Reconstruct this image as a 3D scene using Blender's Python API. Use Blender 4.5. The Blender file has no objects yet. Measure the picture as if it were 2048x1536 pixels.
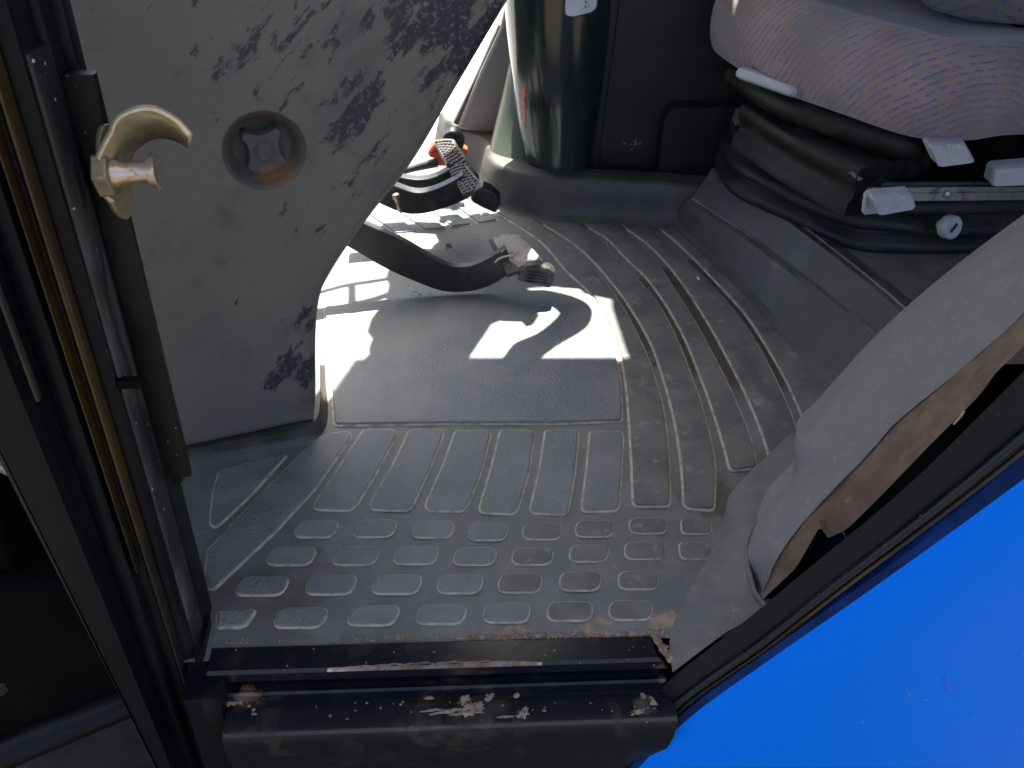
import bpy, bmesh, random
from math import *
from mathutils import Vector as V, Matrix
random.seed(7)
S = bpy.context.scene
COL = S.collection

# ------------------------------------------------------------------ camera
FPX, TILT, YAW, ROLL, CAMH = 1700.0, radians(38), radians(8), radians(4.3), 0.8
cF = V((sin(YAW)*cos(TILT), cos(YAW)*cos(TILT), -sin(TILT)))
r0 = V((cos(YAW), -sin(YAW), 0)); u0 = r0.cross(cF)
cR = r0*cos(ROLL) + u0*sin(ROLL); cU = u0*cos(ROLL) - r0*sin(ROLL)
cC = V((0, 0, CAMH))
cd = bpy.data.cameras.new('camera'); cam = bpy.data.objects.new('camera', cd); COL.objects.link(cam)
cam.matrix_world = Matrix(((cR.x, cU.x, -cF.x, 0), (cR.y, cU.y, -cF.y, 0), (cR.z, cU.z, -cF.z, CAMH), (0, 0, 0, 1)))
cd.sensor_width = 36; cd.lens = 36*FPX/2048; cd.clip_start = 0.01; cd.clip_end = 2000
S.camera = cam

# ------------------------------------------------------------------ light
SUN = V((0.05, 0.37, 0.93)).normalized()          # towards the sun
sl = bpy.data.lights.new('sun', 'SUN'); sl.energy = 5.0; sl.angle = radians(0.5); sl.color = (1, .95, .87)
so = bpy.data.objects.new('sun', sl); COL.objects.link(so)
so.rotation_euler = (-SUN).to_track_quat('-Z', 'Y').to_euler(); so.location = (0, 3, 6)
W = bpy.data.worlds.new('World'); S.world = W; W.use_nodes = True
nt = W.node_tree; bg = nt.nodes['Background']; sky = nt.nodes.new('ShaderNodeTexSky')
sky.sky_type = 'NISHITA'; sky.sun_disc = False
sky.air_density = .35; sky.dust_density = 4.0; sky.ozone_density = 0.0
sky.sun_elevation = asin(SUN.z); sky.sun_rotation = atan2(SUN.x, SUN.y)
nt.links.new(sky.outputs[0], bg.inputs[0]); bg.inputs[1].default_value = 0.12
S.view_settings.view_transform = 'Standard'; S.view_settings.look = 'None'
S.view_settings.exposure = 2.65; S.view_settings.gamma = 1

# ------------------------------------------------------------------ pixel -> world helpers
def ray(u, v): return cF + cR*((u-1024)/FPX) + cU*((768-v)/FPX)
def PZ(u, v, z=0.0): d = ray(u, v); return cC + d*((z-CAMH)/d.z)
def PY(u, v, y): d = ray(u, v); return cC + d*(y/d.y)
def PX(u, v, x): d = ray(u, v); return cC + d*(x/d.x)
def PP(u, v, p0, n): d = ray(u, v); return cC + d*((p0-cC).dot(n)/d.dot(n))
def up_sun(p, z): return p + SUN*((z-p.z)/SUN.z)  # from a spot on the floor up towards the sun

# ------------------------------------------------------------------ materials
def newmat(name):
    m = bpy.data.materials.new(name); m.use_nodes = True
    n = m.node_tree.nodes; b = n['Principled BSDF']
    return m, m.node_tree, n, b
def rgb(c): return (c[0], c[1], c[2], 1)
class NB:
    def __init__(s, t): s.t = t; s.n = t.nodes; s.pos = None
    def P(s):
        if not s.pos: s.pos = s.n.new('ShaderNodeNewGeometry').outputs['Position']
        return s.pos
    def mapp(s, scale=(1,1,1), rot=(0,0,0), loc=(0,0,0), src=None):
        k = s.n.new('ShaderNodeMapping'); k.vector_type = 'POINT'
        s.t.links.new(src or s.P(), k.inputs[0]); k.inputs['Scale'].default_value = scale
        k.inputs['Rotation'].default_value = rot; k.inputs['Location'].default_value = loc
        return k.outputs[0]
    def noise(s, scale, detail=4, rough=.55, src=None, dist=0):
        k = s.n.new('ShaderNodeTexNoise'); s.t.links.new(src or s.P(), k.inputs['Vector'])
        k.inputs['Scale'].default_value = scale; k.inputs['Detail'].default_value = detail
        k.inputs['Roughness'].default_value = rough; k.inputs['Distortion'].default_value = dist
        return k.outputs['Fac']
    def vor(s, scale, feat='F1', src=None, out='Distance', rnd=1.0):
        k = s.n.new('ShaderNodeTexVoronoi'); k.feature = feat; s.t.links.new(src or s.P(), k.inputs['Vector'])
        k.inputs['Scale'].default_value = scale; k.inputs['Randomness'].default_value = rnd
        return k.outputs[out]
    def ramp(s, fac, lo, hi, a=0.0, b=1.0):
        k = s.n.new('ShaderNodeMapRange'); s.t.links.new(fac, k.inputs[0])
        k.inputs[1].default_value = lo; k.inputs[2].default_value = hi
        k.inputs[3].default_value = a; k.inputs[4].default_value = b; k.interpolation_type = 'SMOOTHSTEP'
        return k.outputs[0]
    def math(s, op, a, b=0.0, c=None):
        k = s.n.new('ShaderNodeMath'); k.operation = op
        for i, x in enumerate((a, b) if c is None else (a, b, c)):
            if isinstance(x, (int, float)): k.inputs[i].default_value = x
            else: s.t.links.new(x, k.inputs[i])
        return k.outputs[0]
    def mix(s, fac, a, b):
        k = s.n.new('ShaderNodeMix'); k.data_type = 'RGBA'
        if isinstance(fac, (int, float)): k.inputs[0].default_value = fac
        else: s.t.links.new(fac, k.inputs[0])
        for i, x in ((6, a), (7, b)):
            if isinstance(x, tuple): k.inputs[i].default_value = rgb(x)
            else: s.t.links.new(x, k.inputs[i])
        return k.outputs[2]
    def bump(s, h, strength, dist=.001, prev=None):
        k = s.n.new('ShaderNodeBump'); s.t.links.new(h, k.inputs['Height'])
        k.inputs['Strength'].default_value = strength; k.inputs['Distance'].default_value = dist
        if prev: s.t.links.new(prev, k.inputs['Normal'])
        return k.outputs[0]
    def sphere(s, c, r0_, r1_):
        k = s.n.new('ShaderNodeVectorMath'); k.operation = 'DISTANCE'
        s.t.links.new(s.P(), k.inputs[0]); k.inputs[1].default_value = c
        return s.ramp(k.outputs['Value'], r0_, r1_, 1, 0)

def mk(name, c1, c2=None, scale=18, thr=(.45, .7), rough=.5, rough2=.7, metal=0, bump=None, speck=None, coat=0,
       c3=None, scale3=70, thr3=(.58, .68), stretch=None, spec=.5, spot=None):
    m, t, n, b = newmat(name); k = NB(t); L = t.links
    src = k.mapp(scale=stretch) if stretch else None
    b.inputs['Metallic'].default_value = metal; b.inputs['Coat Weight'].default_value = coat
    b.inputs['Coat Roughness'].default_value = .12; b.inputs['Specular IOR Level'].default_value = spec
    col = c1
    if c2:
        f = k.ramp(k.noise(scale, 6, .6, src, .4), *thr); col = k.mix(f, c1, c2)
        L.new(k.ramp(f, 0, 1, rough, rough2), b.inputs['Roughness'])
    else: b.inputs['Roughness'].default_value = rough
    if c3:
        f3 = k.ramp(k.noise(scale3, 5, .65, src, .2), *thr3); col = k.mix(f3, col, c3)
    if speck:
        d = k.ramp(k.vor(speck[0]), speck[1]*.5, speck[1], 1, 0)
        d = k.math('MULTIPLY', d, k.ramp(k.noise(speck[0]*.13, 2), .5, .6))
        col = k.mix(d, col, speck[2])
    if spot:                                       # (centre, r_inner, r_outer, colour, noise_scale, lo, hi)
        for c, ra, rb, cc, ns, lo, hi in spot:
            w = k.math('ADD', k.noise(ns, 5, .65), k.math('MULTIPLY', k.math('SUBTRACT', k.sphere(c, ra, rb), 1), .6))
            col = k.mix(k.ramp(w, lo, hi), col, cc)
    if isinstance(col, tuple): b.inputs['Base Color'].default_value = rgb(col)
    else: L.new(col, b.inputs['Base Color'])
    if bump:
        nn = None
        for kind, sc, st, di in bump:
            h = k.noise(sc, 3, .6) if kind == 'n' else k.vor(sc, 'SMOOTH_F1') 
            nn = k.bump(h, st, di, nn)
        L.new(nn, b.inputs['Normal'])
    return m

CHAR, DUST, TAN = (.109, .117, .110), (.17, .162, .147), (.36, .30, .22)
M = {}
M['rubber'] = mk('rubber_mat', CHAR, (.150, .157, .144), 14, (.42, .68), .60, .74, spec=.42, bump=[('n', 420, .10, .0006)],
                 c3=(.185, .165, .138), scale3=42, thr3=(.57, .74), speck=(160, .10, (.45, .40, .33)),
                 spot=[(tuple(PZ(1460, 640)), .12, .30, (.050, .043, .035), 30, .10, .40), (tuple(PZ(1420, 990)), .01, .10, (.075, .063, .05), 40, .2, .5), (tuple(PZ(560, 1180)), .02, .16, (.085, .085, .072), 24, .25, .6), (tuple(PZ(1332, 1245)), .006, .045, (.30, .225, .14), 60, .30, .62), (tuple(PZ(1010, 1262)), .01, .075, (.26, .20, .135), 55, .42, .66), (tuple(PZ(1190, 1258)), .01, .06, (.27, .205, .135), 55, .38, .64), (tuple(PZ(1400, 1230)), .01, .05, (.21, .17, .12), 40, .36, .66)])  # tan spot by the sill's right end stands for a warm sunlight glint
M['rubber_grain'] = mk('grained_rubber', (.128, .141, .135), (.178, .185, .170), 11, (.38, .66), .60, .74, spec=.38,
                 bump=[('v', 290, .95, .0014)], c3=(.16, .15, .135), scale3=55, thr3=(.60, .72), speck=(150, .08, (.4, .36, .3)))
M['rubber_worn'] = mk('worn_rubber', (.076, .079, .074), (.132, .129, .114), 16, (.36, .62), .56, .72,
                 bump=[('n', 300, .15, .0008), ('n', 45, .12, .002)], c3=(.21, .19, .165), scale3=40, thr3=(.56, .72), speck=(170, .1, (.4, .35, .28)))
M['groove'] = mk('dusty_groove', (.20, .18, .135), (.40, .335, .235), 60, (.32, .60), .8, .9)
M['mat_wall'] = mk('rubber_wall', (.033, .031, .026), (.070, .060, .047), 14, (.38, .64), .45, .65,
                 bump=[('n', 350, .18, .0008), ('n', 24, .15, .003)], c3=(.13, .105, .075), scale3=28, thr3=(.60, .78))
M['pan'] = mk('dusty_platform', (.10, .082, .066), (.15, .125, .10), 30, (.4, .7), .8, .9, bump=[('n', 300, .4, .001)])
M['black'] = mk('black_paint', (.006, .007, .011), (.016, .015, .014), 22, (.50, .74), .24, .5, spec=.28, spot=[(tuple(PZ(492, 1400, -.03)), .004, .038, (.12, .082, .055), 70, .32, .6), (tuple(PZ(1325, 1345, -.015)), .004, .036, (.13, .08, .048), 70, .32, .62), (tuple(PZ(1290, 1410, -.03)), .004, .03, (.06, .05, .042), 60, .3, .6), (tuple(PZ(900, 1455, -.03)), .02, .16, (.035, .029, .024), 50, .34, .7)], c3=(.05, .04, .032), scale3=90, thr3=(.74, .82),
                bump=[('n', 60, .05, .002)], speck=(75, .07, (.2, .17, .14)))
M['pillar'] = mk('dusty_black_paint', (.004, .0045, .007), (.011, .010, .010), 26, (.48, .72), .36, .55, spec=.14, stretch=(1, 1, .25),
                 c3=(.05, .043, .037), scale3=60, thr3=(.66, .75), bump=[('n', 50, .06, .002)], speck=(80, .05, (.12, .11, .09)))
M['seal'] = mk('black_rubber_seal', (.006, .006, .007), (.013, .012, .011), 26, (.45, .72), .5, .7, spec=.18, speck=(80, .05, (.14, .125, .10)))
M['bead_dusty'] = mk('dusty_seal', (.008, .008, .010), (.06, .056, .052), 24, (.46, .72), .5, .8, stretch=(1, 1, .35), bump=[('n', 120, .3, .002)], speck=(100, .16, (.4, .36, .3)))
M['ochre_glint'] = mk('ochre_reflection', (.042, .027, .005), (.006, .0055, .005), 5, (.42, .60), .3, .5, stretch=(1, 1, .9))  # ochre that paints in the yellow reflection of sunlit grass
M['flange'] = mk('brown_black_flange', (.005, .0045, .0045), (.014, .011, .009), 18, (.45, .7), .48, .62, spec=.2, stretch=(1, 1, .4), bump=[('n', 80, .1, .002)], speck=(140, .12, (.4, .35, .3)))
M['dark'] = mk('dark_chassis', (.003, .003, .003), (.007, .006, .005), 12, (.45, .7), .85, .95, spec=.05)
M['rust'] = mk('rusty_plate', (.022, .016, .012), (.04, .031, .024), 20, (.4, .7), .7, .85, bump=[('n', 90, .3, .002)])
M['steel'] = mk('dull_steel', (.35, .37, .38), (.16, .15, .14), 40, (.45, .7), .35, .6, metal=.8)
M['zinc_edge'] = mk('worn_zinc_edge', (.62, .54, .36), (.5, .40, .2), 60, (.4, .7), .35, .5, metal=.4)
M['zinc'] = mk('yellow_zinc', (.30, .26, .15), (.19, .17, .10), 60, (.4, .65), .36, .5, metal=.6, c3=(.36, .22, .10), scale3=120, thr3=(.6, .7))
M['pin'] = mk('worn_bright_pin', (.55, .46, .36), (.48, .28, .13), 110, (.5, .62), .34, .5, metal=.8)
M['blue'] = mk('blue_paint', (.0, .150, .70), (.0005, .158, .71), 5, (.40, .75), .40, .5, spec=.05,
               c3=(.01, .16, .68), scale3=9, thr3=(.64, .80), speck=(26, .06, (.16, .26, .55)))
M['blue_shade'] = mk('shaded_blue_edge', (.001, .012, .06), (.002, .025, .12), 20, (.4, .7), .5, .6, spec=.1)  # darker copy of the blue paint, for the lip turned into shade
M['trim'] = mk('grey_trim', (.150, .147, .137), (.185, .179, .165), 30, (.35, .7), .75, .85, bump=[('n', 520, .35, .0009)], c3=(.24, .235, .22), scale3=160, thr3=(.56, .74))
M['foam'] = mk('brown_foam', (.105, .075, .052), (.16, .12, .085), 34, (.38, .66), .9, .95, bump=[('n', 200, .5, .002)], c3=(.23, .18, .13), scale3=60, thr3=(.64, .75))
M['post'] = mk('glossy_olive_post', (.012, .018, .017), (.018, .024, .020), 6, (.3, .7), .16, .22, coat=.5)
M['post_base'] = mk('olive_grey_sleeve', (.085, .096, .06), (.10, .11, .075), 8, (.3, .7), .32, .4)
M['grey_panel'] = mk('grey_textured_panel', (.20, .20, .185), (.23, .225, .21), 40, (.3, .7), .6, .7, bump=[('n', 500, .25, .0008)])
M['dark_panel'] = mk('dark_brown_panel', (.013, .011, .010), (.024, .019, .016), 10, (.4, .7), .55, .7, bump=[('n', 300, .15, .001)])
M['navy_panel'] = mk('navy_dark_panel', (.014, .0145, .017), (.021, .021, .022), 9, (.4, .7), .4, .6)
M['bellows'] = mk('black_rubber_bellows', (.011, .012, .014), (.028, .025, .022), 18, (.42, .7), .48, .68, spec=.3, c3=(.10, .078, .055), scale3=30, thr3=(.66, .78), bump=[('n', 200, .1, .001)])
M['seat_plastic'] = mk('seat_black_plastic', (.007, .0068, .0068), (.020, .016, .0125), 24, (.42, .68), .48, .75, spec=.25, bump=[('n', 160, .12, .001)])
M['lever'] = mk('pale_grey_plastic', (.36, .37, .385), (.30, .305, .31), 40, (.45, .7), .38, .5, c3=(.3, .29, .27), scale3=90, thr3=(.66, .75))
M['white'] = mk('white_sticker', (.62, .66, .62), (.55, .6, .56), 30, (.4, .7), .5, .6)
M['ink'] = mk('black_print', (.015, .015, .015), rough=.6)
M['orange'] = mk('orange_plastic', (.55, .075, .03), (.45, .08, .04), 40, (.4, .7), .45, .6)
M['arm'] = mk('black_pedal_arm', (.014, .013, .012), (.032, .027, .022), 30, (.45, .7), .42, .6, c3=(.12, .095, .07), scale3=60, thr3=(.68, .76), bump=[('n', 90, .1, .001)])
M['pedal'] = mk('pedal_rubber', (.028, .027, .026), (.11, .095, .08), 50, (.42, .62), .5, .8, bump=[('n', 300, .2, .001)])
M['mud'] = mk('dried_mud', (.46, .40, .33), (.27, .22, .175), 70, (.48, .70), .9, .95, bump=[('n', 160, .7, .003), ('n', 600, .4, .001)], c3=(.30, .26, .21), scale3=120, thr3=(.56, .7))
M['splash'] = mk('tan_mud_splash', (.25, .205, .15), (.14, .11, .08), 160, (.42, .62), .9, .95, bump=[('n', 400, .4, .001)])
M['soil'] = mk('soil_crumbs', (.17, .12, .08), (.30, .235, .17), 90, (.4, .65), .95, .95)
M['straw'] = mk('straw', (.55, .45, .27), rough=.7)
M['brass'] = mk('dull_brass', (.42, .34, .22), (.2, .15, .09), 80, (.45, .65), .35, .6, metal=.8)
M['knob'] = mk('dark_grey_knob', (.040, .044, .045), (.06, .06, .055), 60, (.4, .7), .5, .65)
M['grass'] = mk('dry_grass', (.045, .037, .022), (.032, .027, .018), 1.2, (.35, .7), .9, .95, c3=(.07, .056, .03), scale3=12)
M['roofm'] = mk('roof_lining', (.10, .10, .095), (.13, .13, .12), 8, (.4, .7), .8, .85)
# glass: thin pane, sees through and lets the sun through
m, t, n, b = newmat('window_glass'); tr = n.new('ShaderNodeBsdfTransparent'); tr.inputs[0].default_value = (.86, .93, .97, 1)
gl = n.new('ShaderNodeBsdfGlossy'); gl.inputs['Roughness'].default_value = .03; fr = n.new('ShaderNodeFresnel'); fr.inputs[0].default_value = 1.45
mx = n.new('ShaderNodeMixShader'); t.links.new(fr.outputs[0], mx.inputs[0]); t.links.new(tr.outputs[0], mx.inputs[1]); t.links.new(gl.outputs[0], mx.inputs[2])
t.links.new(mx.outputs[0], n['Material Output'].inputs[0]); M['glass'] = m

# seat cloth: taupe with broken arcs of blue and orange thread
def seat_mat():
    m, t, n, b = newmat('seat_cloth'); k = NB(t)
    base = k.mix(k.ramp(k.noise(14, 5), .35, .7), (.160, .140, .128), (.208, .183, .168))
    geo = n.new('ShaderNodeNewGeometry'); sep = n.new('ShaderNodeSeparateXYZ'); t.links.new(k.P(), sep.inputs[0])
    # coordinates around a far centre so that threads run in arcs
    c = PZ(1985, 600, .16)
    def rad():
        q = n.new('ShaderNodeVectorMath'); q.operation = 'DISTANCE'; t.links.new(k.P(), q.inputs[0]); q.inputs[1].default_value = c
        return q.outputs['Value']
    r = rad(); warp = k.math('MULTIPLY', k.math('SUBTRACT', k.noise(7, 2), .5), .03)
    r = k.math('ADD', r, warp)
    fine = k.math('MULTIPLY', k.math('SUBTRACT', k.noise(120, 2), .5), .003)
    r = k.math('ADD', r, fine)
    def thread(phase, lo):
        w = k.math('SINE', k.math('ADD', k.math('MULTIPLY', r, 2*pi/.0104), phase))
        dash = k.noise(75, 2, .5, k.mapp(loc=(phase, phase*.7, 0), scale=(1, 1, 1.4)))
        return k.math('MULTIPLY', k.ramp(w, lo, .98), k.ramp(dash, .42, .54))
    fade = k.ramp(k.noise(7, 3), .26, .52)
    a = k.math('MULTIPLY', thread(0, .56), fade); bl = k.math('MULTIPLY', thread(2.6, .50), fade)
    col = k.mix(a, base, (.38, .15, .095)); col = k.mix(bl, col, (.075, .095, .23))
    t.links.new(col, b.inputs['Base Color']); b.inputs['Roughness'].default_value = .92
    b.inputs['Sheen Weight'].default_value = .25; b.inputs['Sheen Roughness'].default_value = .5
    nn = k.bump(k.vor(620), .35, .0009); nn = k.bump(k.noise(26, 3), .15, .006, nn)
    t.links.new(nn, b.inputs['Normal']); return m
M['cloth'] = seat_mat()

# console skin: beige grey plastic, rubbed through to dark blue-black in places
def console_mat():
    m, t, n, b = newmat('scuffed_console_plastic'); k = NB(t)
    base = k.mix(k.ramp(k.noise(5, 4), .35, .68), (.106, .102, .088), (.134, .124, .098))
    base = k.mix(k.ramp(k.noise(16, 5, .6), .56, .78), base, (.072, .061, .046))
    base = k.mix(k.math('MULTIPLY', k.ramp(k.noise(60, 5, .7, k.mapp(scale=(1, 1, 1), rot=(0, .6, 0))), .62, .72), .5), base, (.14, .137, .13))
    def at(u, v): return PP(u, v, CP0, CN)
    rt = k.mapp(rot=(0, radians(48), 0))
    nz = k.noise(46, 6, .66, k.mapp(scale=(.42, 1, 1.35), src=rt), .35)
    nz2 = k.noise(40, 5, .62, k.mapp(scale=(.22, 1, 1.9), src=rt))
    masks = [((930, 60), .01, .12, .98), ((820, 30), .01, .085, .9), ((720, 190), .005, .055, 1.0), ((700, 250), .004, .05, .9), ((600, 735), .008, .06, .98),
             ((540, 755), .004, .03, .82), ((612, 640), .004, .045, .66), ((660, 390), .01, .10, .36), ((560, 90), .02, .16, .40), ((740, 330), .01, .06, .45), ((960, 30), .0, .05, .9)]
    tot = None
    for (u, v), a, c, w in masks:
        s_ = k.math('MULTIPLY', k.sphere(at(u, v), a, c), w)
        tot = s_ if tot is None else k.math('MAXIMUM', tot, s_)
    w1 = k.math('ADD', nz, k.math('MULTIPLY', tot, .27))
    w2 = k.math('ADD', nz2, k.math('MULTIPLY', tot, .12))
    wear = k.math('MAXIMUM', k.ramp(w1, .645, .725), k.math('MULTIPLY', k.ramp(w2, .69, .76), .6))
    wear = k.math('MULTIPLY', wear, k.ramp(k.noise(190, 3, .6), .30, .48))
    smear = k.math('MULTIPLY', k.ramp(k.noise(13, 5, .65, k.mapp(scale=(.5, 1, 1.3), src=rt)), .50, .72), .6)
    base = k.mix(smear, base, (.055, .058, .062))
    col = k.mix(wear, base, k.mix(k.noise(80, 3), (.010, .011, .022), (.022, .024, .038)))
    t.links.new(col, b.inputs['Base Color'])
    b.inputs['Roughness'].default_value = .5
    t.links.new(k.bump(wear, .25, .0006, k.bump(k.noise(240, 3), .12, .001)), b.inputs['Normal'])
    return m

# ------------------------------------------------------------------ mesh builder
class MB:
    def __init__(s): s.v = []; s.f = []; s.m = []
    def add(s, vs, fs, mi=0):
        o = len(s.v); s.v += [V(p) for p in vs]
        for f in fs: s.f.append([o+i for i in f]); s.m.append(mi)
    def loft(s, rows, closed=False, mi=0, cap0=False, cap1=False):
        n = len(rows[0]); assert all(len(r) == n for r in rows); vs = [p for r in rows for p in r]; fs = []
        for i in range(len(rows)-1):
            for j in range(n if closed else n-1):
                a = i*n+j; b_ = i*n+(j+1) % n
                fs.append([a, b_, b_+n, a+n])
        if cap0: fs.append(list(range(n))[::-1])
        if cap1: fs.append([(len(rows)-1)*n+j for j in range(n)])
        s.add(vs, fs, mi)
    def prism(s, poly, ext, mi=0):
        s.loft([list(poly), [p+ext for p in poly]], True, mi, True, True)
    def box(s, c, a, b_, d, mi=0):                # centre and three half axes
        c, a, b_, d = V(c), V(a), V(b_), V(d)
        s.prism([c-a-b_-d, c+a-b_-d, c+a+b_-d, c-a+b_-d], d*2, mi)
    def aabb(s, lo, hi, mi=0):
        lo, hi = V(lo), V(hi); c = (lo+hi)/2; h = (hi-lo)/2
        s.box(c, (h.x, 0, 0), (0, h.y, 0), (0, 0, h.z), mi)
    def tube(s, path, r, seg=12, mi=0, caps=True, up=V((0, 0, 1)), closed=False, flat=1.0):
        rows = []; n = len(path)
        for i, p in enumerate(path):
            if closed: d = path[(i+1) % n]-path[i-1]
            else: d = path[min(i+1, n-1)]-path[max(i-1, 0)]
            d.normalize(); x = d.cross(up)
            if x.length < 1e-4: x = d.cross(V((1, 0, 0)))
            x.normalize(); y = x.cross(d)
            rr = r[i] if isinstance(r, (list, tuple)) else r
            rows.append([p + x*(cos(2*pi*k/seg)*rr) + y*(sin(2*pi*k/seg)*rr*flat) for k in range(seg)])
        if closed: rows.append(rows[0])
        s.loft(rows, True, mi, caps and not closed, caps and not closed)
    def lathe(s, c, axis, prof, seg=24, mi=0, cap0=True, cap1=True):   # prof: (distance along axis, radius)
        axis = V(axis).normalized(); x = axis.orthogonal().normalized(); y = axis.cross(x)
        rows = [[V(c)+axis*h + (x*cos(2*pi*k/seg)+y*sin(2*pi*k/seg))*r for k in range(seg)] for h, r in prof]
        s.loft(rows, True, mi, cap0, cap1)

def link(name, mb, mats, parent=None, bevel=0, bseg=2, subsurf=0, angle=38, smooth=True, base=None):
    if not isinstance(mats, (list, tuple)): mats = [mats]
    c = V(base) if base is not None else sum(mb.v, V())/len(mb.v)
    me = bpy.data.meshes.new(name); me.from_pydata([p-c for p in mb.v], [], mb.f)
    for m_ in mats: me.materials.append(M[m_])
    me.polygons.foreach_set('material_index', mb.m)
    bm = bmesh.new(); bm.from_mesh(me); bmesh.ops.remove_doubles(bm, verts=bm.verts, dist=1e-6)
    bmesh.ops.recalc_face_normals(bm, faces=bm.faces)
    big = [f for f in bm.faces if len(f.verts) > 4]
    if big: bmesh.ops.triangulate(bm, faces=big)
    bm.to_mesh(me); bm.free()
    if smooth:
        me.polygons.foreach_set('use_smooth', [True]*len(me.polygons))
        if not subsurf: me.set_sharp_from_angle(angle=radians(angle))
    o = bpy.data.objects.new(name, me); COL.objects.link(o)
    if parent:
        o.parent = parent; o.location = c - world(parent)
    else: o.location = c
    if bevel:
        b_ = o.modifiers.new('bevel', 'BEVEL'); b_.width = bevel; b_.segments = bseg; b_.limit_method = 'ANGLE'; b_.angle_limit = radians(40)
        b_.harden_normals = False
    if subsurf:
        u_ = o.modifiers.new('sub', 'SUBSURF'); u_.levels = subsurf; u_.render_levels = subsurf
    return o
def world(o): return o.location + (world(o.parent) if o.parent else V((0, 0, 0)))
def thing(name, loc, label, cat, group=None):
    o = bpy.data.objects.new(name, None); COL.objects.link(o); o.location = loc; o.empty_display_size = .05
    o['label'] = label; o['category'] = cat
    if group: o['group'] = group
    return o
def tag(o, label, cat, group=None, kind=None):
    if label: o['label'] = label
    if cat: o['category'] = cat
    if group: o['group'] = group
    if kind: o['kind'] = kind
    return o

def catmull(pts, n=6, closed=False):
    out = []; N = len(pts)
    for i in range(N if closed else N-1):
        if closed: p = [pts[(i+k-1) % N] for k in range(4)]
        else: p = [pts[max(i-1, 0)], pts[i], pts[i+1], pts[min(i+2, N-1)]]
        for k in range(n):
            t_ = k/n
            out.append((p[1]*2 + (p[2]-p[0])*t_ + (p[0]*2-p[1]*5+p[2]*4-p[3])*t_**2 + (p[1]*3-p[0]-p[2]*3+p[3])*t_**3)*.5)
    if not closed: out.append(pts[-1].copy())
    return out
def area2(p): return sum(p[i].x*p[(i+1) % len(p)].y - p[(i+1) % len(p)].x*p[i].y for i in range(len(p)))/2
def offset(poly, d):                              # polygon in x, y; d > 0 grows it
    n = len(poly); sgn = 1 if area2(poly) > 0 else -1; out = []
    for i in range(n):
        a, b_, c = poly[i-1], poly[i], poly[(i+1) % n]
        e1 = (b_-a); e1.z = 0; e2 = (c-b_); e2.z = 0
        if e1.length < 1e-9 or e2.length < 1e-9: out.append(b_.copy()); continue
        e1.normalize(); e2.normalize()
        n1 = V((e1.y, -e1.x, 0))*sgn; n2 = V((e2.y, -e2.x, 0))*sgn
        m_ = n1+n2; L = m_.length
        if L < .3: m_ = n1; k = 1
        else: m_ /= L; k = min(1/max(m_.dot(n1), .4), 1.6)
        out.append(b_ + m_*d*k)
    return out
def roundpoly(poly, r, n=4):
    out = []; N = len(poly)
    for i in range(N):
        a, b_, c = poly[i-1], poly[i], poly[(i+1) % N]
        d1, d2 = a-b_, c-b_
        if d1.normalized().dot(d2.normalized()) < -.90: out.append(b_.copy()); continue
        k1 = b_ + d1.normalized()*min(r, d1.length*.48); k2 = b_ + d2.normalized()*min(r, d2.length*.48)
        for j in range(n+1):
            t_ = j/n; out.append(k1*(1-t_)**2 + b_*2*t_*(1-t_) + k2*t_**2)
    return out
def resample(pts, n):
    L = [0]
    for i in range(len(pts)-1): L.append(L[-1]+(pts[i+1]-pts[i]).length)
    out = []
    for k in range(n):
        t_ = L[-1]*k/(n-1); i = 0
        while i < len(L)-2 and L[i+1] < t_: i += 1
        s_ = (t_-L[i])/max(L[i+1]-L[i], 1e-9); out.append(pts[i].lerp(pts[i+1], s_))
    return out
def px(pts, z=0.0, fn=None): return [PZ(u, v, z) for u, v in pts]

# ================================================================== the outside
g = MB(); g.add([(-60, -40, -1.25), (60, -40, -1.25), (60, 80, -1.25), (-60, 80, -1.25)], [[0, 1, 2, 3]])
tag(link('ground', g, 'grass'), None, None, kind='structure')
g = MB(); g.add([(-60, 2.6, -1.246), (60, 2.6, -1.246), (60, 79, -1.246), (-60, 79, -1.246)], [[0, 1, 2, 3]])
M['added_bright_ground'] = mk('added_pale_ground', (.36, .34, .30), (.28, .26, .22), 2, (.35, .7), .9, .95, c3=(.42, .40, .36), scale3=30)  # pale ground added to brighten the window view and bounce light
tag(link('added_bright_ground', g, 'added_bright_ground'), None, None, kind='structure')

# ================================================================== floor mat
floor_mat = thing('floor_mat', (.1, 1.05, 0), 'dusty charcoal rubber cab floor mat with raised tread pads and moulded rim', 'floor mat')
fb = MB()
NX, NY = 46, 46
x0, x1, y0, y1 = -.315, .74, .553, 2.05
rows = []
for j in range(NY+1):
    y = y0+(y1-y0)*j/NY
    rows.append([V((x0+(x1-x0)*i/NX, y - (.004*sin(i*.5) if j == 0 else 0), .0009*sin(i*1.3+j*.7)*sin(j*.9)-.0012)) for i in range(NX+1)])
fb.loft(rows)
link('mat_sheet', fb, 'rubber', floor_mat)

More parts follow.
